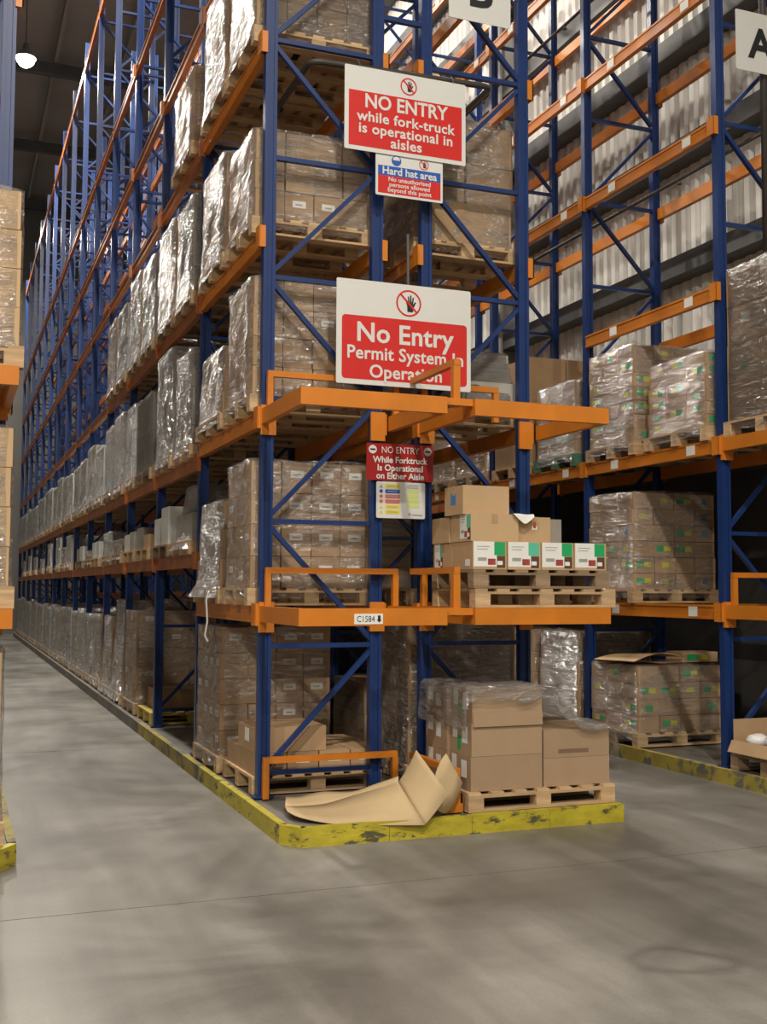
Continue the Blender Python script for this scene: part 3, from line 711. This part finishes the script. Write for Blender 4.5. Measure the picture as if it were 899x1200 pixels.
# ---- far repeats
k = 0
for b in range(4, NB):
    for s in range(2):
        y0 = b*L+.12+s*1.07; hgt = 1.30+random.uniform(-.06, .06)
        load('wrapped load on the floor of the long rack, %s beyond the cone-shaped one' % ORD[k+1], FX0, .97, y0, y0+1.0, KH, hgt, (2, 2, 4), 'film_cloudy', detail=1, cmat='carton_grey' if k % 3 else 'carton', group=G, seed=1+k % 6, flare=.06)
        k += 1
k = 0
for b in range(3, NB):
    for s in range(2):
        if b == 3 and s == 0: continue
        y0 = b*L+.12+s*1.07; hgt = 3.98+random.uniform(-.10, .08)
        load('wrapped load on the second shelf, %s beyond the leaning block' % ORD[k], CX0, .97, y0, y0+1.0, 2.97, hgt, (2, 2, 4), 'film_cloudy', detail=1, cmat='carton_white' if k % 4 == 1 else 'carton_grey', group=G, seed=1+(k+2) % 6)
        k += 1
k = 0
for (y0, y1, tp) in ((2.48, 3.42, 5.62), (3.5, 4.5, 5.7), (4.75, 5.75, 5.66), (5.82, 6.8, 5.74), (7.0, 7.95, 5.6), (8.05, 9.0, 5.62)):
    load('shiny wrapped load on the third shelf, %s beyond the second blue post' % ORD[k], CX0, .97, y0, y1, 4.5, tp, (2, 2, 4), 'film_cloudy', detail=1, cmat='carton' if k % 2 else 'carton_grey', group=G, seed=1+k)
    k += 1
# low loads on the first shelf of the long rack
def low(label, y0, y1, boxes, pmat='wood'):
    pallet(label[0], -.12, .95, y0, y1, 2.03, pmat, 'low pallets on the first shelf of the long rack')
    for i, (xa, xb, ya, yb, h, mt) in enumerate(boxes):
        o = link('carton', MB().box(-(xb-xa)/2, (xb-xa)/2, -(yb-ya)/2, (yb-ya)/2, 0, h).mesh('carton', mt), None, ((xa+xb)/2, (ya+yb)/2, 2.03+PH+.003))
        tag(o, label[1] % ORD[i], 'carton', 'cartons on the first shelf of the long rack')
        link('tape', MB().box(-.02, .02, -(yb-ya)/2, (yb-ya)/2, h, h+.0015).mesh('tape', 'tape'), o)
load('small crumpled bag-like wrapped load on the first shelf behind the second post', -.1, .9, 2.45, 3.35, 2.03, 2.72, (2, 2, 2), 'film_cloudy', cmat='carton_grey', seed=2, flare=.14, taper=.22, group=G)
low(('dark pallet under the pale square boxes on first shelf', 'pale square box on first shelf beyond the wrapped bag, %s in its row'), 3.5, 4.5, [(-.1, .35, 3.55, 3.98, .40, 'carton_white'), (-.1, .35, 4.03, 4.42, .30, 'carton_white'), (.38, .9, 3.55, 4.42, .38, 'carton_grey')], 'wood_dark')
low(('pallet under small mixed boxes in the third bay of first shelf', 'small mixed box in the third bay of first shelf, %s in its row'), 4.75, 5.75, [(-.1, .3, 4.8, 5.2, .16, 'carton'), (-.1, .3, 5.25, 5.7, .26, 'carton_grey'), (.33, .88, 4.8, 5.7, .2, 'carton')], 'wood')
low(('pallet under low pale boxes beyond the mixed ones on first shelf', 'low pale box beyond the mixed ones on first shelf, %s in its row'), 5.85, 6.8, [(-.1, .3, 5.9, 6.3, .24, 'carton_grey'), (-.1, .3, 6.35, 6.75, .22, 'carton_white'), (.33, .88, 5.9, 6.75, .22, 'carton_grey')], 'wood')
low(('pallet under the two white boxes halfway along first shelf', 'white box halfway along first shelf, %s in its row'), 9.4, 10.4, [(-.1, .4, 9.45, 9.9, .25, 'carton_white'), (-.1, .4, 9.95, 10.35, .25, 'carton_white')], 'wood')
low(('pallet under the white boxes further along first shelf', 'white box further along first shelf, %s in its row'), 11.7, 12.8, [(-.1, .4, 11.75, 12.2, .25, 'carton_white'), (-.1, .4, 12.25, 12.75, .22, 'carton_grey')], 'wood_dark')
k = 0
for (y0, tp, mt) in ((7.1, 2.35, 'carton'), (8.15, 2.5, 'carton_grey'), (10.5, 2.3, 'carton'), (14.0, 2.7, 'carton_grey'), (15.1, 2.5, 'carton'), (16.3, 2.75, 'carton_white'), (18.6, 2.7, 'carton_white'), (20.9, 2.4, 'carton_grey'), (23.3, 2.5, 'carton_grey'), (25.6, 2.6, 'carton_white'), (28, 2.5, 'carton_grey')):
    load('low wrapped load on the first shelf of the long rack, %s counted inwards' % ORD[k], CX0, .95, y0-.03, y0+.93, 2.03, tp, (2, 2, 2), 'film_cloudy', detail=1, cmat=mt, group=G, seed=1+k % 6, flare=.1); k += 1
# ---- double rack, right half
BX0, BX1 = 1.26, 2.30
load('bulging brown cartons under wrap on third shelf right of signs', BX0+.02, BX1-.02, .12, 1.1, 4.5, 5.72, (2, 2, 3), 'film_clear', seed=2, jit=.025, inset=.05)
load('small grey wrapped load on second shelf right of permit sign', BX0, BX1, .12, 1.1, 3.08, 3.72, (2, 2, 2), 'film_cloudy', cmat='carton_grey', seed=4, taper=.12, flare=.1)
load('wrapped floor load behind the right end posts', BX0, BX1, .2, 1.15, KH, 1.40, (3, 3, 4), 'film_cloudy', seed=3)
load('low opened cartons under clear wrap on floor between middle posts', BX0, BX1, 1.25, 2.2, KH, .85, (2, 2, 2), 'film_clear', seed=5)
pallet('low wooden pallet on the first shelf behind the guard rail posts', BX0, BX1, .12, 1.1, 1.57, 'wood_dark')
load('black-wrapped load on the floor deep between the middle posts', BX0, BX1, 2.45, 3.45, KH, 1.38, (2, 2, 3), None, cmat='black_film', seed=6, pmat='wood_dark')
k = 0
for (b, s, z, tp, mt) in ((1, 1, KH, 1.3, 'carton'), (2, 0, KH, 1.2, 'carton'), (2, 1, KH, 1.3, 'carton_grey'), (1, 0, 1.57, 2.6, 'carton'), (2, 0, 1.57, 2.3, 'carton'), (1, 0, 3.08, 4.1, 'carton'), (1, 1, 3.08, 4.2, 'carton'), (2, 0, 3.08, 4.1, 'carton_grey'),
                          (3, 1, 3.08, 4.1, 'carton'), (1, 0, 4.5, 5.5, 'carton'), (4, 0, 4.5, 5.6, 'carton'), (4, 1, 4.5, 5.5, 'carton'), (5, 0, 4.5, 5.6, 'carton'), (5, 1, 6.06, 7.0, 'carton'), (6, 0, 4.5, 5.5, 'carton_tan'), (7, 1, 4.5, 5.3, 'carton_tan')):
    y0 = b*L+.12+s*1.06
    lv = {KH: 'floor', 1.57: 'first shelf', 3.08: 'second shelf', 4.5: 'third shelf', 6.06: 'fourth shelf'}[z]
    load('wrapped brown load in the rear half of double rack, %s, %s bay, %s slot' % (lv, ORD[b], ORD[s]), BX0, BX1, y0, y0+1.0, z, tp, (2, 2, 4), 'film_clear', detail=1, cmat=mt, group='loads in the rear half of the double rack', seed=1+k % 6); k += 1
# ---- wall rack
AX0, AX1 = 4.2, 5.27
load('wrapped green-labelled carton load nearest on second shelf of wall rack', AX0, AX1, .12, 1.12, 3.08, 3.92, (4, 3, 6), 'film_clear', lab=(['green', 'teal', 'yellow'], .3, .5), seed=1, flare=.05, taper=.03)
load('taller green-labelled wrapped load, second on second shelf of wall rack', AX0, AX1, 1.3, 2.22, 3.08, 4.22, (4, 3, 7), 'film_clear', lab=(['green', 'yellow', 'teal'], .6, .35), seed=2, flare=.05)
load('wrapped carton load on a green pallet, third on second shelf of wall rack', AX0, AX1, 2.45, 3.4, 3.08, 4.05, (3, 3, 5), 'film_clear', lab=(['white', 'green'], .2, .2), seed=3, flare=.06, pmat='wood_green')
load('big plain carton load, fourth on second shelf of wall rack', AX0, AX1, 3.5, 4.5, 3.08, 4.52, (2, 2, 2), None, seed=4, lab=(['white'], .5, .5))
load('large yellow-labelled wrapped load on first shelf of wall rack', AX0, AX1, 1.34, 2.24, 1.57, 2.70, (4, 3, 6), 'film_clear', lab=(['green', 'yellow', 'green', 'yellow', 'blue'], .5, .25), seed=5, flare=.03)
load('opened green-labelled carton load under wrap on floor of wall rack', AX0, AX1, 1.28, 2.22, KH, .93, (4, 3, 4), 'film_clear', lab=(['green', 'teal', 'yellow'], .4, .3), seed=6, flare=.05)
load('tall cloudy wrapped load on floor of wall rack beside second post', AX0, AX1, 2.45, 3.4, KH, 1.22, (2, 2, 3), 'film_cloudy', seed=1, flare=.08, taper=.05)
load('dark brown wrapped stack on second shelf beside the right picture edge', 4.24, 5.24, -1.03, -.07, 3.08, 4.60, (2, 2, 4), 'film_grey', seed=2, lab=(['tapewhite', 'teal'], 0, .5), flare=.02)
# opened cardboard flap with labels over the floor load
def sheet_mesh(P, nu, nv, th, mat, name):
    """grid of points -> sheet with thickness"""
    b = MB(); idx = {}
    V = [[Vector(P(i/nu, j/nv)) for j in range(nv+1)] for i in range(nu+1)]
    def nrm(i, j):
        a = V[min(i+1, nu)][j]-V[max(i-1, 0)][j]; c = V[i][min(j+1, nv)]-V[i][max(j-1, 0)]
        n = a.cross(c); return n.normalized() if n.length else Vector((0, 0, 1))
    for s in (0, 1):
        for i in range(nu+1):
            for j in range(nv+1): idx[s, i, j] = len(b.v); b.v.append(tuple(V[i][j]+nrm(i, j)*th*(s-.5)))
    for i in range(nu):
        for j in range(nv):
            b.f.append((idx[1, i, j], idx[1, i+1, j], idx[1, i+1, j+1], idx[1, i, j+1])); b.f.append((idx[0, i, j+1], idx[0, i+1, j+1], idx[0, i+1, j], idx[0, i, j]))
    for i in range(nu):
        b.f.append((idx[0, i, 0], idx[0, i+1, 0], idx[1, i+1, 0], idx[1, i, 0])); b.f.append((idx[1, i, nv], idx[1, i+1, nv], idx[0, i+1, nv], idx[0, i, nv]))
    for j in range(nv):
        b.f.append((idx[1, 0, j], idx[1, 0, j+1], idx[0, 0, j+1], idx[0, 0, j])); b.f.append((idx[0, nu, j], idx[0, nu, j+1], idx[1, nu, j+1], idx[1, nu, j]))
    return b.mesh(name, mat, False)
o = tag(link('cardboard_flap', sheet_mesh(lambda u, v: (4.18+u*.56, 1.3+v*.75, .985+.08*math.sin(u*2.6)*(1-v*.3)-.02*v), 10, 3, .006, 'carton_tan', 'flap')), 'bent cardboard flap lying on the floor load by the wall rack', 'cardboard')
o = thing('carton', 'small green-labelled carton on top of the floor load by the wall rack', 'carton', (5.0, 1.45, .965))
link('body', MB().box(-.22, .22, -.12, .16, 0, .10).mesh('body', 'carton'), o); link('label', MB().box(-.16, -.03, -.122, -.12, .02, .08).mesh('label', 'label_green'), o); link('label', MB().box(0, .09, -.122, -.12, .02, .07).mesh('label', 'label_yellow'), o)
k = 0
for (b, s, z, tp, mt, fm) in ((2, 0, 3.08, 4.2, 'carton', 'film_clear'), (2, 1, 3.08, 4.0, 'carton', 'film_clear'), (1, 1, KH, 1.2, 'carton', 'film_clear'), (2, 0, KH, 1.2, 'carton_grey', 'film_clear'), (2, 0, 1.57, 2.5, 'carton', 'film_clear'), (3, 0, 3.08, 4.2, 'carton', 'film_clear'), (3, 1, KH, 1.25, 'carton', 'film_clear'), (4, 0, 3.08, 4.1, 'carton_grey', 'film_clear')):
    y0 = b*L+.12+s*1.06
    lv = {KH: 'floor', 1.57: 'first shelf', 3.08: 'second shelf'}[z]
    load('wrapped brown load further along the wall rack, %s, %s bay, %s slot' % (lv, ORD[b], ORD[s]), AX0, AX1, y0, y0+1.0, z, tp, (3, 2, 4), fm, detail=1, cmat=mt, group='loads further along the wall rack', seed=1+k % 6); k += 1
# open carton with white bags at the right edge
pallet('dark pallet on the floor under the open carton of white bags', 4.22, 5.2, -1.0, -.12, KH, 'wood_dark')
o = thing('open_carton', 'open brown carton full of white bags at the right edge', 'carton', (4.7, -.56, KH+PH+.003))
link('body', MB().box(-.46, .46, -.42, .42, 0, .02).box(-.46, -.452, -.42, .42, .02, .12).box(.452, .46, -.42, .42, .02, .30).box(-.46, .46, .412, .42, .02, .30).box(-.46, .46, -.42, -.412, .02, .16).mesh('body', 'carton'), o)
link('flap', sheet_mesh(lambda u, v: (-.456-.02-.05*v, -.42+.84*u, .12-.10*v), 2, 2, .006, 'carton', 'flap'), o)
for i, (x, y, z, r) in enumerate(((-.33, -.25, .09, .11), (-.30, .02, .10, .12), (-.32, .27, .09, .10), (-.05, -.2, .10, .13), (-.04, .12, .11, .13), (.22, 0, .10, .14))):
    b = MB(); n, m = 12, 8
    for q in range(m+1):
        for j in range(n):
            th, ph = math.pi*q/m, 2*math.pi*j/n; d = Vector((math.sin(th)*math.cos(ph), math.sin(th)*math.sin(ph), math.cos(th)*.62)); d *= r*(1+.22*noise.noise(d*2.3+Vector((i*5, 0, 0)))); b.v.append(tuple(d))
    for q in range(m):
        for j in range(n): b.f.append((q*n+j, (q+1)*n+j, (q+1)*n+(j+1) % n, q*n+(j+1) % n))
    t = tag(link('white_bag', b.mesh('bag', 'bag_white', True), None, (4.7+x, -.56+y, KH+PH+z+.04)), 'white plastic bag in the open carton, %s from its near left corner' % ORD[i], 'bag', 'white bags in the open carton')
# ------------------------------------------------------------------ pick-up deck with green-labelled boxes
ZD = 1.57
pallet('lower of two stacked pallets on the orange deck', 1.27, 2.44, -1.07, -.30, ZD, 'wood')
pallet('upper of two stacked pallets under the green-labelled boxes', 1.265, 2.40, -1.05, -.30, ZD+PH+.003, 'wood_dark')
z1 = ZD+2*PH+.007; h1 = .205
def carton(label, x0, x1, y0, y1, z, h, mat='carton_tan', group=None, tape='x', art=None, cat='carton'):
    a, b = x1-x0-.006, y1-y0-.006
    o = thing('cardboard_box', label, cat, ((x0+x1)/2, (y0+y1)/2, z), group)
    link('body', MB().box(-a/2, a/2, -b/2, b/2, 0, h-.002).mesh('body', mat), o)
    if tape == 'x': link('tape', MB().box(-a/2-.001, a/2+.001, -.025, .025, h-.002, h-.0005).box(-a/2-.0012, -a/2, -.025, .025, h-.07, h-.0005).mesh('tape', 'tape'), o)
    if tape == 'y': link('tape', MB().box(-.025, .025, -b/2-.001, b/2+.001, h-.002, h-.0005).box(-.025, .025, -b/2-.0012, -b/2, h-.07, h-.0005).mesh('tape', 'tape'), o)
    def face(x0f, x1f, z0f, z1f, mat, lift, side):
        if side == 'y': return MB().box(-a/2+x0f*a, -a/2+x1f*a, -b/2-lift, -b/2, z0f*h, z1f*h)
        return MB().box(-a/2-lift, -a/2, b/2-x1f*b, b/2-x0f*b, z0f*h, z1f*h)
    if art:
        for (side, x0f, x1f, z0f, z1f, mt, lift) in art:
            link('label' if lift < .0018 else 'print', face(x0f, x1f, z0f, z1f, mt, lift, side).mesh('label', mt), o)
    return o
def fullart(side, g='label_green', s0=.02, s1=.97):
    q = lambda t: s0+(s1-s0)*t
    return [(side, q(0), q(.64), .50, .99, 'paper_white', .001), (side, q(.64), q(.98), .50, .97, g, .001), (side, q(.0), q(.72), .10, .50, 'paper_white', .0012), (side, q(.72), q(.98), .06, .48, 'print_brown', .001),
            (side, q(.10), q(.50), .80, .825, 'print_grey', .002), (side, q(.10), q(.44), .70, .725, 'print_grey', .002), (side, q(.44), q(.68), .16, .38, 'print_red', .002), (side, q(.12), q(.40), .30, .42, 'print_grey', .002), (side, q(.74), q(.9), .16, .3, 'paper_white', .002)]
GB = 'boxes stacked on the orange deck pallets'
for i in range(4):
    x0 = 1.268+i*.281
    carton('green and white labelled box in bottom row, %s from the left' % ORD[i], x0, x0+.279, -1.03, -.68, z1, h1, 'carton_tan', GB, None, fullart('y', 'label_teal' if i == 1 else 'label_green') + ([('x', .62, .85, .12, .36, 'paper_white', .001)] if i == 0 else []))
carton('bottom row box behind the front corner with a green label on its side', 1.268, 1.55, -.675, -.32, z1, h1, 'carton_tan', GB, 'x', fullart('x', 'label_teal', .08, .50))
for i in range(3): carton('bottom row box hidden behind the labelled front row, %s from the left' % ORD[i], 1.555+.282*i, 1.835+.282*i, -.675, -.32, z1, h1, 'carton_tan', GB, 'x')
z2 = z1+h1; h2 = .20
carton('wide second row box with a green label on its left side', 1.262, 1.655, -1.01, -.66, z2, h2, 'carton_tan', GB, 'y', fullart('x', 'label_teal', .45, .98))
carton('second row box set back right of the wide one', 1.665, 1.94, -.98, -.64, z2, h2-.01, 'carton_tan', GB, 'y', [('y', .42, .58, .5, .95, 'paper_white', .001), ('y', .46, .54, .55, .8, 'print_red', .002)])
carton('plain second row box at the rear left of the stack', 1.255, 1.6, -.645, -.32, z2, h2-.005, 'carton_tan', GB, 'x')
carton('plain tan box alone on top of the deck stack', 1.235, 1.62, -.93, -.60, z2+h2, .215, 'carton_tan', GB, 'x', [('x', .35, .62, .35, .75, 'label_blue', .001)])
# paper scraps and the grey box further back
def paper(u, v):
    x = 1.60+.17*u
    if v <= .5: return (x, -.80-.225*v*2, z2+h2+.004+.006*math.sin(u*7)*(1-v))
    w_ = (v-.5)*2; return (x, -1.025-.012*w_, z2+h2+.003-.075*w_*(1-abs(2*u-1.1))**.7 if abs(2*u-1.1) < 1 else z2+h2+.003)
o = tag(link('paper_sheet', sheet_mesh(paper, 8, 8, .002, 'paper_white', 'paper')), 'white paper sheet hanging over the front edge of the second row boxes', 'paper')
carton('narrow grey-brown box standing behind the second row boxes', 2.02, 2.22, -.66, -.36, z1+h1, .2, 'carton_grey', GB, None)
# ------------------------------------------------------------------ floor pallet with cartons and draped film
pallet('wooden pallet on the yellow-edged plinth under big brown cartons', 1.20, 2.40, -1.10, -.26, KH, 'wood')
zf = KH+PH+.003
GF = 'big cartons on the floor pallet'
hB = (.245, .24, .24)
z = zf
for i, nm in enumerate(('bottom', 'middle', 'top')):
    lb = [('x', .10, .32, .45, .95, 'paper_white', .001), ('x', .55, .8, .35, .85, 'paper_white', .001)]
    if i: lb += [('x', .33, .5, .1, .55, 'label_green', .001)]
    o = carton('big plain carton, %s of the tall front stack on the floor pallet' % nm, 1.235+.006*i, 1.815, -1.06, -.70, z, hB[i], 'carton_floor', GF, 'x' if i == 2 else None, lb)
    if i == 2:
        link('flap', sheet_mesh(lambda u, v: (-.28+.56*u, -.18-.006-.004*v, .07-.10*v), 2, 2, .004, 'carton_floor', 'flap'), o)
    carton('labelled carton, %s of the rear stack on the floor pallet' % nm, 1.215, 1.78, -.69, -.30, z, hB[i]-(.03 if i == 2 else 0), 'carton_floor', GF, None, [('x', .12, .34, .5, .95, 'paper_white', .001), ('x', .5, .72, .35, .8, 'paper_white', .001)])
    z += hB[i]
z = zf
for i, nm in enumerate(('bottom', 'top')):
    carton('wide carton, %s of the low right stack on the floor pallet' % nm, 1.825, 2.385, -1.055, -.62, z, .205, 'carton_floor', GF, 'x' if i else None, [('y', .22, .68, .15, .30, 'flap_edge', .001)] if i else None)
    carton('wide carton, %s of the hidden rear right stack' % nm, 1.825, 2.385, -.61, -.30, z, .205, 'carton_floor', GF, None)
    z += .205
T3, T2 = zf+sum(hB)+.008, zf+.41+.008
PATH = [(1.185, T3-.30), (1.19, T3-.03), (1.21, T3), (1.80, T3+.005), (1.87, T3-.05), (1.99, T3-.18), (2.15, T2+.05), (2.36, T2+.004), (2.40, T2-.01), (2.425, T2-.06), (2.44, T2-.34)]
def drape(u, v):
    seg = [math.dist(p, q) for p, q in zip(PATH, PATH[1:])]; d = u*sum(seg); i = 0
    while i < len(seg)-1 and d > seg[i]: d -= seg[i]; i += 1
    t = min(1, d/seg[i]); x = PATH[i][0]*(1-t)+PATH[i+1][0]*t; zz = PATH[i][1]*(1-t)+PATH[i+1][1]*t
    y = -1.078+max(0, v-.1)/.9*.82
    side = zz < T2-.02 or (x < 1.2)
    nz = .022*abs(noise.noise(Vector((x*7, y*7, zz*5))))+.014*abs(noise.noise(Vector((x*15, y*15, 4))))
    if x > 2.40: x += nz
    elif x < 1.2: x -= nz
    else: zz += nz
    if v < .1001:
        e = 1-v/.1; y -= .004+.014*e
        zz -= e*(.16 if x < 1.83 else .10)*(.65+.9*noise.noise(Vector((x*4, 1, 0))))
    return (x, y, zz)
o = tag(link('plastic_film', sheet_mesh(drape, 64, 30, .001, 'film_clear', 'film')), 'clear plastic film draped over the big cartons on the floor pallet', 'plastic film')
for p in o.data.polygons: p.use_smooth = True
# ------------------------------------------------------------------ torn cardboard sheet
def sheet_from_px(rows, th, mat, name):
    P = [[un(u, v, 'y', y) for (u, v, y) in r] for r in rows]
    nu, nv = len(P)-1, len(P[0])-1
    return sheet_mesh(lambda a, b: P[round(a*nu)][round(b*nv)], nu, nv, th, mat, name)
def cr(P, n):                                # Catmull-Rom through pixel control points
    out = []
    for i in range(len(P)-1):
        p0, p1, p2, p3 = P[max(i-1, 0)], P[i], P[i+1], P[min(i+2, len(P)-1)]
        for k in range(n):
            t = k/n; out.append(tuple(.5*(2*b+(c-a)*t+(2*a-5*b+4*c-d)*t*t+(3*b-a-3*c+d)*t**3) for a, b, c, d in zip(p0, p1, p2, p3)))
    return out+[P[-1]]
def px_panel(lower, upper, origin, n=4, smooth=True):
    rows = [[tuple(a[k]*(1-s)+b[k]*s for k in range(3)) for s in (0, .33, .67, 1)] for a, b in zip(cr(lower, n), cr(upper, n))]
    m = sheet_from_px(rows, .006, 'card_sheet', 'panel')
    for v in m.vertices: v.co -= origin
    for p in m.polygons: p.use_smooth = smooth
    return m
ctr = Vector((.5, -.9, KH))
t = thing('cardboard_sheet', 'large bent cardboard sheet lying on the plinth against the guard post', 'cardboard', ctr)
crease = [(334, 945, -.66), (352, 945, -.66), (382, 942, -.68), (412, 933, -.74), (440, 925, -.82), (467, 917, -.92)]
link('panel', px_panel([(337, 951, -.80), (352, 958, -.95), (387, 965, -1.08), (420, 966.5, -1.13), (455, 967, -1.17), (498, 967, -1.20)], crease, ctr), t)
link('upright_panel', px_panel([(498, 967, -1.20), (511, 951, -1.20), (526, 931, -1.20)], [(467, 917, -.92), (478, 900, -.97), (488, 879, -1.02)], ctr, 3), t)
link('flap', px_panel(crease, [(335, 934, -.50), (352, 933.5, -.50), (378, 928, -.54), (412, 928, -.66), (440, 919, -.76), (467, 910, -.89)], ctr), t)
c3 = Vector((1.05, -1.09, KH))
tag(link('cardboard_sheet', px_panel([(508, 946, -1.12), (515, 951, -1.11), (523, 953, -1.10), (533, 941, -1.10), (542, 917, -1.10)], [(509, 915, -1.10), (511, 905, -1.09), (514, 897, -1.09), (518, 889, -1.09), (523, 883, -1.09)], c3, 2), None, c3), 'small upright cardboard piece behind the large bent sheet', 'cardboard')
# ------------------------------------------------------------------ left edge loads
load('wrapped tan cartons on the upper deck at the left edge', -2.86, -1.855, -1.03, -.12, 3.08, 4.22, (3, 3, 4), 'film_clear', cmat='carton_tan', lab=(['white'], .0, 0), seed=1)
load('wrapped tan cartons on the lower deck at the left edge', -2.86, -1.875, -1.03, -.12, 1.57, 2.70, (3, 3, 4), 'film_clear', cmat='carton_tan', seed=2)
load('wrapped tan cartons on the floor plinth at the left edge', -2.86, -1.90, -1.03, -.12, KH, 1.30, (3, 3, 4), 'film_clear', cmat='carton', seed=3)
# ------------------------------------------------------------------ high bay lamps
case = MB().lathe([(.0, .34), (.07, .34), (.08, .20), (.13, .17), (.24, .02), (.25, 0), (.235, 0), (.12, .15), (.0, .16)], 24).mesh('case', 'lamp_case', True)
lens = MB().lathe([(.0, -.21), (.07, -.20), (.13, -.165), (.19, -.09), (.225, .0), (.225, .02), (.0, .03)], 24).mesh('lens', 'lens', True)
for i, (x, y, z) in enumerate(LAMPS):
    lab = 'round high bay lamp ' + LAMP_SPOTS[i]
    t = thing('high_bay_lamp', lab, 'lamp', (x, y, z), 'high bay lamps')
    link('housing', case, t); link('lens', lens, t)
    link('cable', MB().tube([(0, 0, .34), (0, 0, CEIL-z-.003)], .012, 6).mesh('cable', 'steel_dark'), t)
    ld = bpy.data.lights.new('high_bay_light', 'AREA'); ld.shape = 'DISK'; ld.size = .40; ld.energy = LAMP_POWER*(1.5 if y < 0 else .65 if x > 0 else 1.15); ld.color = LAMP_COLOR
    lo = bpy.data.objects.new('high_bay_light', ld); col.objects.link(lo); lo.parent = t; lo.location = (0, 0, -.225)
